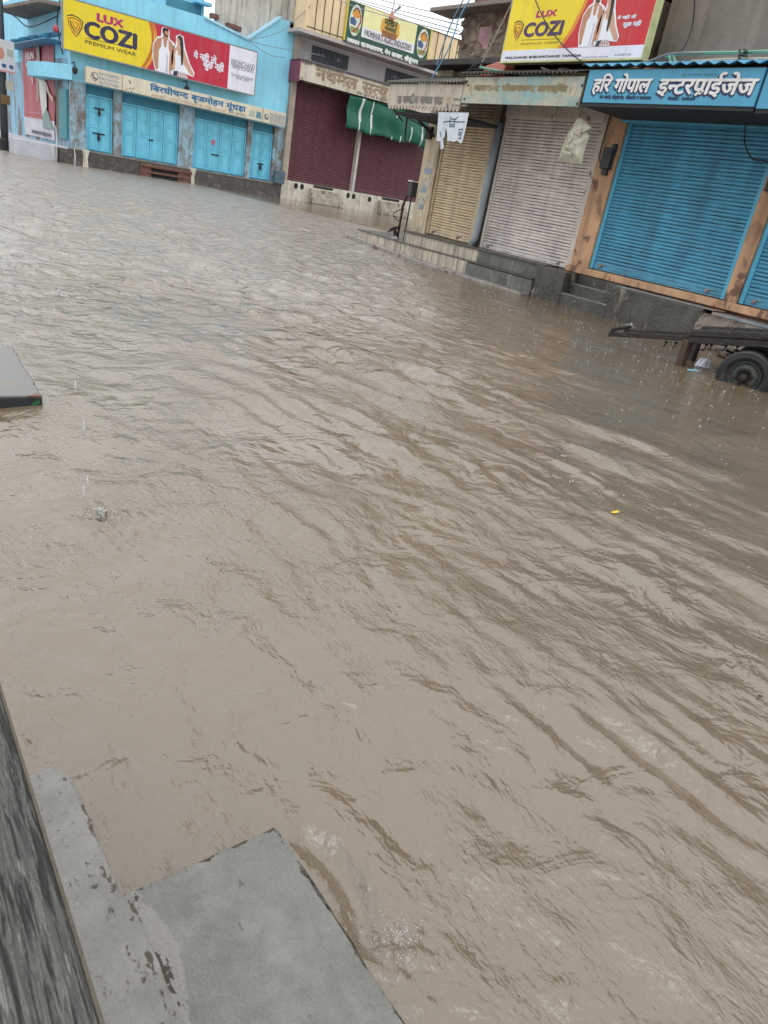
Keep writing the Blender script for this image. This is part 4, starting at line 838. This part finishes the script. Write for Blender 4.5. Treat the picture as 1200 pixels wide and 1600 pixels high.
for k, ((xa, ya), (xb, yb)) in enumerate([((618, -3), (716, 27)), ((590, -2), (712, 37)), ((565, -6), (712, 47)), ((600, 15), (716, 53))]):
    p0, p1 = Vector(fap(xa-120, ya-(yb-ya)/(xb-xa)*120, 2.5)), Vector(fbp(xb+6, yb+2, .2)); md = (p0+p1)/2-Vector((0, 0, .18)); cable('overhead_wire', f'thin overhead wire against the sky, {wl_[k]} of the four', [p0, md, p1], .011, mat('sky_wire', '#7d858e', .6), 'wire', 'overhead wires against the sky')
for k, (lab, pts) in enumerate((('upper loose wire drooping across the blue parapet', [(388, 62), (420, 56), (448, 43), (486, 8)]), ('middle loose wire drooping across the blue parapet', [(388, 62), (412, 70), (447, 77), (500, 86)]), ('lowest loose wire drooping across the blue parapet', [(388, 62), (405, 76), (425, 87), (446, 90)]))):
    cable('loose_wire', lab, [fap(*p, .35 if p[0] < 470 else 1.1) for p in pts], .016, MATS['sky_wire'], 'wire', 'loose wires on the blue parapet')
cable('cable', 'thin dark cable looping over the rain hood on the side street', [fap(0, 8, 1.5), fap(26, 28, 1.2), fap(48, 42, 1.0), (9.3, 40, 5.9)], .025)
cable('cable', 'dark cable hanging down the upper side wall near the billboard edge', [(9.2, 39.2, 6.4), (9.15, 39.5, 5.6), (9.2, 39.4, 5.0), (9.3, 39.2, 4.4)], .03)
b = MB(); b.fflat(FA, arc(*FA.at(87.5, 46, .3), .13, .13, 0, 360, 12)[:-1], .3); u, z = FA.at(87.5, 46, .2); x, y, _ = FA.P(u, z, .2); b = MB().lathe((x, y, z-.12), (0, 0, 1), [(.08, 0), (.14, .1), (.12, .22), (.04, .28)], 10)
tag(b.build('signal_lamp', ink('#a8384a')), 'small red lamp beside the left end of the long billboard', 'lamp')

# ================================================================== cart standing in the water
cb = np.array([8.57, 5.03]); D = np.array([-.37, .93]); D /= np.linalg.norm(D); AX = np.array([D[1], -D[0]])
def Pc(t_, s_, dz=0.0): p = cb+D*t_+AX*s_; return (p[0], p[1], .365-.185*t_+dz)
cart = thing('handcart', (8.9, 4.2, 0), 'dark wooden hand cart with its shaft tipped forward, standing wheel deep in the flood', 'cart')
def beam(b, t0, t1, s0, s1, d0, d1): 
    k = b.addv([Pc(t_, s_, d) for d in (d0, d1) for t_, s_ in ((t0, s0), (t1, s0), (t1, s1), (t0, s1))])
    for q_ in ((3, 2, 1, 0), (4, 5, 6, 7), (0, 1, 5, 4), (1, 2, 6, 5), (2, 3, 7, 6), (3, 0, 4, 7)): b.face([k+i for i in q_])
for s_ in (0, .78):
    b = MB(); beam(b, -2.6, .03, s_-.05, s_+.06, .02, .10); b.build('side_beam', WOODK, cart, .012)
    b = MB(); beam(b, -2.6, .02, s_-.04, s_+.05, -.07, .017); b.build('lower_beam', WOODK, cart, .01)
b = MB()
for i in range(16): beam(b, -2.55+i*.155, -2.55+i*.155+.147, .065, .725, .05, .078+rng.uniform(0, .004))
b.build('deck_plank', WOODK, cart, .006)
for s_, t1 in ((.03, 1.02), (.72, 1.0)):
    b = MB(); beam(b, -.3, t1, s_-.03, s_+.035, -.045, .02 if s_ < .5 else .015); b.build('shaft', WOODK, cart, .01)
b = MB(); b.tube([Pc(.98, -.0, .04), Pc(.95, .78, .04)], .022, 8); b.tube([Pc(.99, .02, .0), Pc(.99, .02, .05)], .012, 6); b.build('crossbar', IRON, cart)
for s_, m in ((0.02, WOODB), (.72, WOODK)):
    p = Pc(.02, s_); b = MB(); b.box(p[0]-.055, p[0]+.055, p[1]-.045, p[1]+.045, -.35, p[2]-.03); b.build('leg', m, cart, .008)
for t_, s_ in ((.28, .03), (.16, .03), (-.12, 0), (-.2, 0), (-.26, 0), (-.32, .72), (-.42, 0), (-.5, .72), (-.55, .0), (-.62, .7)):
    p = Pc(t_, s_, -.07); MB().tube([p, (p[0], p[1], p[2]-.06), (p[0]+D[0]*.03, p[1]+D[1]*.03, p[2]-.075)], .008, 5).tube([(p[0]-.02, p[1], p[2]-.01), (p[0]+.03, p[1], p[2]-.01)], .012, 5).build('hook', IRON, cart)
for s_, z_ in ((.02, .2), (.72, .16)):
    p = Pc(.02, s_); MB().tube([(p[0]+.02, p[1]-.02, z_), (p[0]-D[0]*.13, p[1]-D[1]*.13, z_+.005)], .007, 5).build('spike', IRON, cart)
hub = np.array([8.6, 4.22, .098]); axv = (AX[0], AX[1], 0); R_ = .335; K_ = .308/.335     # tyre radius 0.31 m
def wheel(s_):
    c = Vector((hub[0]+AX[0]*s_, hub[1]+AX[1]*s_, hub[2])); w_ = MB(); lt = lambda m_, c__, a__, pr, *k: m_.lathe(c__, a__, [(r__*K_, d__*K_) for r__, d__ in pr], *k)
    prof = [(.2, -.06), (.23, -.085), (.29, -.095), (.318, -.085), (R_, -.055), (R_, .055), (.318, .085), (.29, .095), (.23, .085), (.2, .06)]
    ty = lt(w_, c, axv, prof, 56, False).build('tyre', RUBBER, cart, 0, True)
    rb = MB(); lt(rb, c, axv, [(.248, -.098), (.262, -.104), (.27, -.098)], 56, False); lt(rb, c, axv, [(.305, -.093), (.312, -.096), (.318, -.09)], 56, False); rb.build('sidewall_ring', RUBBER, ty, 0, True)
    rm = lt(MB(), c, axv, [(.205, -.07), (.2, -.085), (.19, -.075), (.185, -.04), (.165, -.03), (.15, -.05), (.09, -.062), (.085, -.05), (.0, -.045)], 40, False).build('rim', RIM, ty, 0, True)
    hb = MB(); lt(hb, c, axv, [(.062, -.05), (.055, -.1), (.045, -.13), (.02, -.14), (.0, -.14)], 18, False)
    a = Vector(axv); e1 = Vector((0, 0, 1)); e2 = a.cross(e1)
    for k in range(6):
        an = k*math.pi/3+.3; p = c+(e1*math.cos(an)+e2*math.sin(an))*.09; lt(hb, p, axv, [(.022, -.05), (.022, -.085), (.012, -.1)], 6)
    for k in range(8):
        an = k*math.pi/4; p = c+(e1*math.cos(an)+e2*math.sin(an))*.152; lt(hb, p, axv, [(.012, -.02), (.012, -.037)], 8)
    hb.build('hub', IRON, rm)
wheel(0.0); wheel(1.22)
p0, p1 = hub-np.array([*AX, 0])*.02, hub+np.array([*AX, 0])*1.22; MB().tube([p0, p1], .035, 8).build('axle', IRON, cart)
b = MB()
for s_ in (.28, .98):
    for k in range(3): 
        pts = [(hub[0]+AX[0]*s_+D[0]*x, hub[1]+AX[1]*s_+D[1]*x, hub[2]+.1+.05*k+.22*x*x*1.2+.0) for x in np.linspace(-.4+.1*k, .4-.1*k, 7)]; b.tube(pts, .02, 5)
b.build('leaf_spring', IRON, cart)

def drift(name, px, py, z, label, cat, m, pts, hgt):
    gx_, gy_, _ = ground(px, py); b = MB(); ring0 = b.addv([(gx_+x, gy_+y, z+.004) for x, y in pts]); N = len(pts)
    ring1 = b.addv([(gx_+x*.6, gy_+y*.6, z+hgt*(.6+.4*math.sin(i*2.1))) for i, (x, y) in enumerate(pts)]); c = b.addv([(gx_+.01, gy_, z+hgt)])
    for i in range(N): j = (i+1) % N; b.face((ring0+i, ring0+j, ring1+j, ring1+i)); b.face((ring1+i, ring1+j, c))
    return tag(b.build(name, m), label, cat)
drift('plastic_bag', 1099, 573, 0, 'crumpled white plastic bag caught between the cart legs and wheel', 'bag', mat('white_bag', '#c2c4cc', .35, .1, 9, bump=.3), [(.13*math.cos(a)*(1+.3*math.sin(3*a)), .1*math.sin(a)) for a in np.linspace(0, 6.0, 12)], .115)
drift('plastic_scrap', 1083, 579, 0, 'pale blue plastic scrap floating by the near cart leg', 'litter', mat('pale_blue_scrap', '#7fb0ba', .3, .1, 9), [(.12*math.cos(a), .05*math.sin(a)*(1+.3*math.sin(4*a))) for a in np.linspace(0, 6.0, 11)], .015)
drift('yellow_scrap', 960, 804, .012, 'small yellow scrap floating alone on the brown water', 'litter', mat('yellow_scrap', '#d9b638', .4, .1, 9), [(.035*math.cos(a), .012*math.sin(a)) for a in np.linspace(0, 6.0, 9)], .012)
drift('leaf', 1187, 1089, 0, 'tiny dark leaf floating near the right edge of the water', 'litter', mat('dark_leaf', '#3c3a2c', .5), [(.012*math.cos(a), .008*math.sin(a)) for a in np.linspace(0, 6.0, 7)], .006)

# ================================================================== near side: slabs, ledge and timber board
def rough_slab(name, pts, z0, z1, m, parent=None, cuts=26, amp=.004, bev=.008):
    """solid slab with a slightly chipped outline"""
    out = []
    for i, p in enumerate(pts):
        p2 = pts[(i+1) % len(pts)]; L = math.dist(p, p2); k_ = max(2, min(cuts, int(L/.03)))
        for k in range(k_):
            f = k/k_; e = rng.normal(0, amp) if 0 < k else 0; dx, dy = (p2[1]-p[1])/L, -(p2[0]-p[0])/L
            out.append((p[0]+(p2[0]-p[0])*f+dx*e, p[1]+(p2[1]-p[1])*f+dy*e))
    return MB().plan(out, z0, z1).build(name, m, parent, bev)
S1, S2, S3 = ground(430, 1288, .1), ground(196, 1396, .1), ground(640, 1606, .1)
e_ = (S3-S1)/np.linalg.norm(S3-S1)
far = S1+e_*1.6; fl = S2+np.array([0.0, -1.6, 0])
tag(rough_slab('stone_step', [tuple(fl[:2]), tuple(far[:2]), tuple(S1[:2]), tuple(S2[:2])], -.3, .1, CONC, amp=.0022), 'large bare grey cement step slab in the foreground, water rushing past its corner', 'slab')
rim_ = [tuple((fl+np.array([-.0, 0, 0]))[:2]), (far[0]+.009, far[1]), (S1[0]+.0085, S1[1]+.0075), (S2[0]-.004, S2[1]+.0075)]
tag(rough_slab('stone_step', rim_, -.3, .086, mat('pitted_wet_rim', '#57534c', .35, .35, 30, grime=('#2f2c29', .55, .04, 40, U1), bump=.9, bs=90), amp=.003), 'pitted darker lower course rimming the large grey foreground slab', 'slab')
def edge_wear(m, lines, col, th0, th1, sc_, reach):
    t = NT(m); p = t.n['Principled BSDF']; src = p.inputs['Base Color'].links[0].from_socket; tc = t.add('ShaderNodeTexCoord').outputs['Object']
    sx = t.add('ShaderNodeSeparateXYZ'); t.link(tc, sx.inputs[0]); near = None
    for (x0, y0), (x1, y1) in lines:                         # closeness to each worn border line
        L = math.hypot(x1-x0, y1-y0); nx, ny = (y1-y0)/L, -(x1-x0)/L
        d_ = t.math('ABSOLUTE', t.math('ADD', t.math('ADD', t.math('MULTIPLY', sx.outputs[0], nx), t.math('MULTIPLY', sx.outputs[1], ny)), -(x0*nx+y0*ny)))
        c_ = t.ramp(d_, reach, 0.0); near = c_ if near is None else t.math('MAXIMUM', near, c_)
    nz = t.noise(t.vmap(tc, (1, .5, 1)), sc_, 6, .65); thr = t.math('SUBTRACT', th0, t.math('MULTIPLY', near, th0-th1))
    f = t.ramp(t.math('SUBTRACT', nz, thr), 0, .035); t.link(t.mix(f, src, srgb(col)), p.inputs['Base Color'])
S2b = (S2[0], S2[1]-1)
edge_wear(CONC, [((S2[0], S2[1]), S2b)], '#9d9894', .85, .40, 9, .10)
edge_wear(CONC, [((S2[0]+.012, S2[1]), (S2[0]+.012, S2[1]-1)), ((S1[0], S1[1]), (S2[0], S2[1])), ((S1[0], S1[1]), (S3[0], S3[1]))], '#4e463b', .82, .47, 34, .03)
edge_wear(LEDGE, [((S2[0], S2[1]), S2b), ((S2[0]-.02, S2[1]), (S2[0], S2[1]+.5)), ((0, 1.3), (.3, 1.31))], '#4c4339', .8, .55, 30, .03)
L1, L2, L3 = ground(108, 1200, .112), ground(62, 1202, .112), ground(186, 1400, .112)
tag(rough_slab('stone_ledge', [(-.4, L2[1]-.9), (S2[0]+.012, L2[1]-.9), (S2[0]+.008, S2[1]-.004), (L3[0]+.006, L3[1]+.01), (L1[0]+.004, L1[1]-.06), (L1[0]-.006, L1[1]), (L2[0]+.02, L2[1]+.012), (L2[0]-.01, L2[1]), (L2[0]-.3, L2[1]-.02), (-.4, L2[1]-.02)], -.3, .107, LEDGE, amp=.0016), 'narrow ledge with flaking white paint between the timber board and the grey slab', 'ledge')
zt = .75; E1, E2 = ground(0, 1062, zt), ground(168, 1606, zt); ed = (E2-E1)/np.linalg.norm(E2-E1)
bt = thing('timber_counter', (-.2, .4, .1), 'weathered grey timber board close to the viewer at the lower left', 'board')
A0, A1 = E1-ed*.6, E2+ed*.75; wv_ = np.array([.0045, 0, 0])
def xy(p): return (p[0], p[1])
MB().plan([xy(A0-np.array([.55, 0, 0])), xy(A1-np.array([.55, 0, 0])), xy(A1-wv_), xy(A0-wv_)], zt-.045, zt).build('board', GRAIN, bt, .004)
MB().plan([xy(A0-wv_*.96), xy(A1-wv_*.96), xy(A1), xy(A0)], zt-.05, zt-.003).build('worn_edge', EDGEW, bt, .007)
MB().plan([(-.5, -.3), (-.12, -.3), (-.12, .9), (-.5, .9)], .1, zt-.046).build('base', MORTAR, bt)
Q1, Q2 = ground(66, 619, .062), ground(21, 544, .062)
r = thing('stone_step', (Q1[0]-.4, Q1[1]+.5, 0), 'wet stone slab at the left edge with a green paint mark at its corner', 'slab')
rough_slab('slab', [(Q1[0]-1.1, Q1[1]+.02), (Q1[0]-.09, Q1[1]+.01), (Q1[0], Q1[1]), (Q2[0], Q2[1]), (Q2[0]-.12, Q2[1]+.1), (Q1[0]-1.1, Q2[1]+.12)], -.3, .062, BLUESL, r, amp=.004)
MB().box(Q1[0]-1.1, Q1[0]-.004, Q1[1]-.004, Q1[1]-.001, -.3, .05).build('dark_front', mat('black_wet_face', '#25282b', .35, .3, 5), r)
MB().fprism(Frame('A', Q1[1]-.004), [(Q1[0]-.058, .012), (Q1[0]-.05, -.02), (Q1[0]-.012, -.02), (Q1[0]-.014, .03), (Q1[0]-.022, .046), (Q1[0]-.034, .038), (Q1[0]-.046, .047), (Q1[0]-.05, .03)], .001, .0035).build('paint_mark', mat('green_paint', '#1c6a3c', .5, .3, 25, wear=('#25302a', .5, .03, 45, U1)), r)
MB().plan([(Q1[0]-.08, Q1[1]-.001), (Q1[0]-.003, Q1[1]-.001), (Q1[0]-.006, Q1[1]+.05), (Q1[0]-.03, Q1[1]+.042), (Q1[0]-.05, Q1[1]+.022)], .058, .066).build('broken_corner', BRICK, r, .004)

# ================================================================== flood water
def axis(a, c, near, h0, g):
    xs = [near]; 
    while xs[-1] < c: xs.append(xs[-1]+h0+g*max(0, xs[-1]-near-.6)**1.0)
    lo = [near]
    while lo[-1] > a: lo.append(lo[-1]-(h0+.25*(near-lo[-1])))
    return np.array(lo[:0:-1]+xs)
X_ = axis(-12, 70, .2, .0085, .0052); Y_ = axis(-8, 90, .55, .0085, .014)
GX, GY = np.meshgrid(X_, Y_); px_, py_ = GX.ravel(), GY.ravel()
dist = np.hypot(px_, py_)
def waves(n, lam0, lam1, ang, spread, amp):
    h = np.zeros_like(px_)
    for _ in range(n):
        lam = math.exp(rng.uniform(math.log(lam0), math.log(lam1))); a = R(ang)+rng.normal(0, R(spread)); k = 2*math.pi/lam
        ok = 1/(1+(dist/(lam*45))**4)                      # drop waves the far grid cannot carry
        h += amp*lam/lam1*np.sin(k*(px_*math.cos(a)+py_*math.sin(a))+rng.uniform(0, 6.28))*ok
    return h/math.sqrt(n/2)
def sm(x, a, b): t_ = np.clip((x-a)/(b-a), 0, 1); return t_*t_*(3-2*t_)
# current line: from the far crossing past the viewer
cl = np.array([(14.5, 23), (7.5, 11.5), (4.3, 5.4), (3.1, 3.0), (2.5, 1.2), (2.2, -1)])
dd = np.full_like(px_, 1e9)
for p, q_ in zip(cl[:-1], cl[1:]):
    v = q_-p; t_ = np.clip(((px_-p[0])*v[0]+(py_-p[1])*v[1])/(v@v), 0, 1); dd = np.minimum(dd, np.hypot(px_-p[0]-t_*v[0], py_-p[1]-t_*v[1]))
core = np.exp(-(dd/(.35+.11*dist))**2); right = sm(px_-np.interp(py_, cl[::-1, 1], cl[::-1, 0]), 0, 3.5)
patch = .55+.45*np.sin(px_*1.3+1.1*np.sin(py_*.9))*np.sin(py_*1.1+.8*np.sin(px_*.7)+1.)
patch2 = .5+.5*np.sin(py_*2.3+1.4*np.sin(px_*1.7))*np.sin(px_*2.9+1.2*np.sin(py_*1.3)+2)
calm = 1-.6*right*(1-core)
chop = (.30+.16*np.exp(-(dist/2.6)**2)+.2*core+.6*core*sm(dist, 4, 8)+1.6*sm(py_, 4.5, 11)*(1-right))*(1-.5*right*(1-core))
near_ = np.exp(-((dd-.15)/(.55+.13*dist))**2)
seg = np.clip(.5+.9*np.sin(py_*2.1+1.3*np.sin(px_*1.1))*np.sin(px_*1.7+1.5*np.sin(py_*.8)+2), .08, 1.3)
hz = waves(26, .6, 1.8, 25, 45, .011)*calm
hz += waves(40, .3, .62, 6, 12, .022)*near_*seg*sm(dist, 2.3, 4.2)
hz += waves(60, .10, .26, 2, 9, .0070)*(.14+.86*np.exp(-((dd-.3)/(.75+.13*dist))**2))*calm*(.3+.8*patch2)
hz += waves(60, .35, 1.1, 70, 60, .024)*sm(py_, 5, 10)*(1-.8*right)*(.55+.45*patch)
hz += waves(70, .06, .18, 12, 40, .0015)*(.3+.8*patch)*calm
hz = hz+.35*np.clip(hz, 0, .012)
# flow bending round the slab corner, trough and boil
c0, c1 = ground(520, 1345), ground(572, 1470); mid_ = ground(562, 1400)
pts_ = np.array([ground(478, 1310)[:2], ground(520, 1345)[:2], ground(555, 1395)[:2], ground(572, 1460)[:2]])
d2 = np.full_like(px_, 1e9)
for p, q_ in zip(pts_[:-1], pts_[1:]):
    v = q_-p; t_ = np.clip(((px_-p[0])*v[0]+(py_-p[1])*v[1])/(v@v), 0, 1); d2 = np.minimum(d2, np.hypot(px_-p[0]-t_*v[0], py_-p[1]-t_*v[1]))
hz -= .019*np.exp(-(d2/.03)**2); hz += .003*np.exp(-((d2-.06)/.03)**2)
for (bx_, by_, rr_, am) in ((*ground(630, 1480)[:2], .07, .007), (*ground(155, 806)[:2], .09, .02), (*ground(200, 830)[:2], .2, .008)):
    rd = np.hypot(px_-bx_, py_-by_); env = np.exp(-(rd/rr_)**2); tmp = np.zeros_like(px_)
    for _ in range(14):
        a_ = rng.uniform(0, 6.28); k_ = 2*math.pi/rng.uniform(.02, .07); tmp += np.sin(k_*(px_*math.cos(a_)+py_*math.sin(a_))+rng.uniform(0, 6.28))
    hz += am*env*(.4+.28*tmp)
for k in range(420):                                        # raindrop rings
    if k < 240: rx, ry = rng.uniform(.2, 2.5), rng.uniform(.3, 3.5)
    else: rx, ry = rng.uniform(2.5, 7.5), rng.uniform(1.5, 7.5)
    sel = np.nonzero((np.abs(px_-rx) < .2) & (np.abs(py_-ry) < .2))[0]
    if len(sel) == 0: continue
    rd = np.hypot(px_[sel]-rx, py_[sel]-ry); r0 = rng.uniform(.012, .06); hz[sel] += .0008*np.cos((rd-r0)*2*math.pi/.02)*np.exp(-((rd-r0)/.012)**2)
edge = 1.0
co = np.empty((px_.size, 3), np.float32); co[:, 0], co[:, 1], co[:, 2] = px_, py_, hz*edge
nx_, ny_ = len(X_), len(Y_); ii = (np.arange(ny_-1)[:, None]*nx_+np.arange(nx_-1)[None, :]).ravel()
quads = np.stack([ii, ii+1, ii+1+nx_, ii+nx_], 1).astype(np.int32)
me = bpy.data.meshes.new('water'); me.vertices.add(len(co)); me.vertices.foreach_set('co', co.ravel()); me.loops.add(quads.size); me.loops.foreach_set('vertex_index', quads.ravel())
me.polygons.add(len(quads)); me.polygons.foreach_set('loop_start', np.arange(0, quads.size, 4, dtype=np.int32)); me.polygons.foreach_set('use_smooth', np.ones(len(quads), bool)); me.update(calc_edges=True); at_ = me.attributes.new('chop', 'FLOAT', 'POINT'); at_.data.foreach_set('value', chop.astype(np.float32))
wm = bpy.data.materials.new('muddy_water'); wm.use_nodes = True; t = NT(wm); p = t.n['Principled BSDF']; tc = t.add('ShaderNodeTexCoord').outputs['Object']
n1 = t.noise(tc, .35, 4, .5, .8); p.inputs['Roughness'].default_value = .06; p.inputs['IOR'].default_value = 1.8
silt = t.mix(n1, srgb('#655644'), srgb('#6f604d'))
geo = t.add('ShaderNodeNewGeometry')
pm_ = t.ramp(t.noise(tc, 1.1, 3, .5, .6), .36, .64); chp = t.add('ShaderNodeAttribute'); chp.attribute_name = 'chop'; chp = chp.outputs['Fac']
def wbump(hgt, dist_, nrm_=None, st=1.0):
    n = t.add('ShaderNodeBump'); n.inputs['Strength'].default_value = st; n.inputs['Distance'].default_value = dist_
    t.link(hgt, n.inputs['Height'])
    if nrm_: t.link(nrm_, n.inputs['Normal'])
    return n.outputs[0]
g1 = wbump(t.math('MULTIPLY', chp, t.noise(tc, 4.2, 4, .5, .5)), .11)                                     # hand-wide ripples
g2 = wbump(t.math('MULTIPLY', t.noise(t.vmap(tc, (1, .3, 1), (0, 0, R(-10))), 15, 4, .58, .6), t.math('MULTIPLY', chp, t.math('ADD', .32, pm_))), .020, g1)
g3 = wbump(t.math('MULTIPLY', t.noise(t.vmap(tc, (1, .5, 1), (0, 0, R(20))), 55, 3, .6, .8), t.math('ADD', .35, pm_)), .0045, g2)
class _B: outputs = [g3]
b1 = _B
farr = t.ramp(chp, .6, 1.9); t.link(t.mix(t.math('MULTIPLY', farr, .45), silt, srgb('#a39b93')), p.inputs['Base Color']); t.link(t.math('ADD', .06, t.math('MULTIPLY', farr, .16)), p.inputs['Roughness'])  # choppy far water paler: aerated tone, plus reflected sky brightness put into the colour
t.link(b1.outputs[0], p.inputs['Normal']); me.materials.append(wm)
wo = bpy.data.objects.new('water', me); COL.objects.link(wo); struct(wo)
sb = MB().poly([(-60, -60, -.45), (120, -60, -.45), (120, 140, -.45), (-60, 140, -.45)]).build('ground', mat('drowned_street', '#5d5146', .9, .2, 1)); struct(sb)

# ------------------------------------------------------------------ rain: splashes, beads and falling drops
DROP = bpy.data.materials.new('water_bead'); DROP.use_nodes = True; p = DROP.node_tree.nodes['Principled BSDF']
p.inputs['Base Color'].default_value = (.68, .68, .67, 1); p.inputs['Roughness'].default_value = .15; p.inputs['IOR'].default_value = 1.33; p.inputs['Transmission Weight'].default_value = .35
b = MB()
for _ in range(700):
    while True:
        x, y = rng.uniform(2.2, 11), rng.uniform(.6, 13)
        gx_ = np.interp(y, cl[::-1, 1], cl[::-1, 0])
        if rng.uniform() < .12+.88*min(1, max(0, (x-gx_)/2)) and x < 10.6: break
    s_ = rng.uniform(.004, .010)*(1+.05*math.hypot(x, y)); b.blob((x, y, .003), s_*.6, .8)
    if rng.uniform() < .3: b.blob((x+rng.normal(0, .015), y+rng.normal(0, .015), .012), s_*.6)
o = b.build('raindrop_splashes', DROP); o['kind'] = 'stuff'; o['label'] = 'scatter of small white raindrop splashes on the water'
def splash(px, py, n_, rad, hgt, size, label):
    gx_, gy_, _ = ground(px, py); b = MB()
    for _ in range(n_):
        a = rng.uniform(0, 6.28); r_ = abs(rng.normal(0, rad)); h_ = rng.uniform(0, hgt)*math.exp(-r_/rad*.6); b.blob((gx_+r_*math.cos(a), gy_+r_*math.sin(a)*.8, .004+h_), rng.uniform(.3, 1)*size, rng.uniform(.6, 1.2))
    tag(b.build('water_splash', DROP), label, 'splash')
splash(155, 806, 260, .04, .035, .0036, 'white crown of splashing water under the dripping drops on the left')
splash(620, 1470, 200, .045, .02, .0019, 'small frothing boil of bubbles beside the grey foreground slab')
splash(92, 331, 60, .12, .10, .02, 'distant white splash on the flooded street at the far left')
splash(93, 462, 60, .07, .05, .011, 'small white splash at the left above the wet slab')
splash(985, 510, 40, .08, .06, .012, 'little splash at the foot of the dark plinth by the shaft of the cart')
for k, (px, y0, y1, lab) in enumerate(((118, 594, 610, 'topmost of the falling water drops on the left'), (131, 654, 682, 'second falling water drop from the top on the left'), (137, 741, 766, 'right one of the two lowest falling water drops'), (131, 757, 780, 'left one of the two lowest falling water drops'))):
    FD = Frame('A', 2.7); a, c = FD.at(px, y1), FD.at(px-1, y0)
    tag(MB().lathe(FD.P(a[0], a[1]), (0, 0, 1), [(.0005, 0), (.0045, .006), (.004, (c[1]-a[1])*.5), (.0008, c[1]-a[1])], 8).build('water_drop', DROP, None, 0, True), lab, 'drop', 'water drops falling on the left')
for k, (px, y0, y1, lab) in enumerate(((88, 196, 262, 'left thread of water falling from the eave at the corner'), (117, 232, 290, 'right thread of water falling beside the pale spout'), (82, 226, 275, 'thin thread of water furthest left at the corner'))):
    FD = Frame('A', 37.9); a, c = FD.at(px, y1-14), FD.at(px-1, y0)
    tag(MB().tube([FD.P(a[0], -.02), FD.P(a[0]+.02, c[1]*.5), FD.P(c[0], c[1])], [.05, .03, .012], 6).build('water_thread', DROP, None, 0, True), lab, 'falling water', 'threads of falling water at the corner')

cam.dof.use_dof = True; cam.dof.focus_distance = 14; cam.dof.aperture_fstop = 20
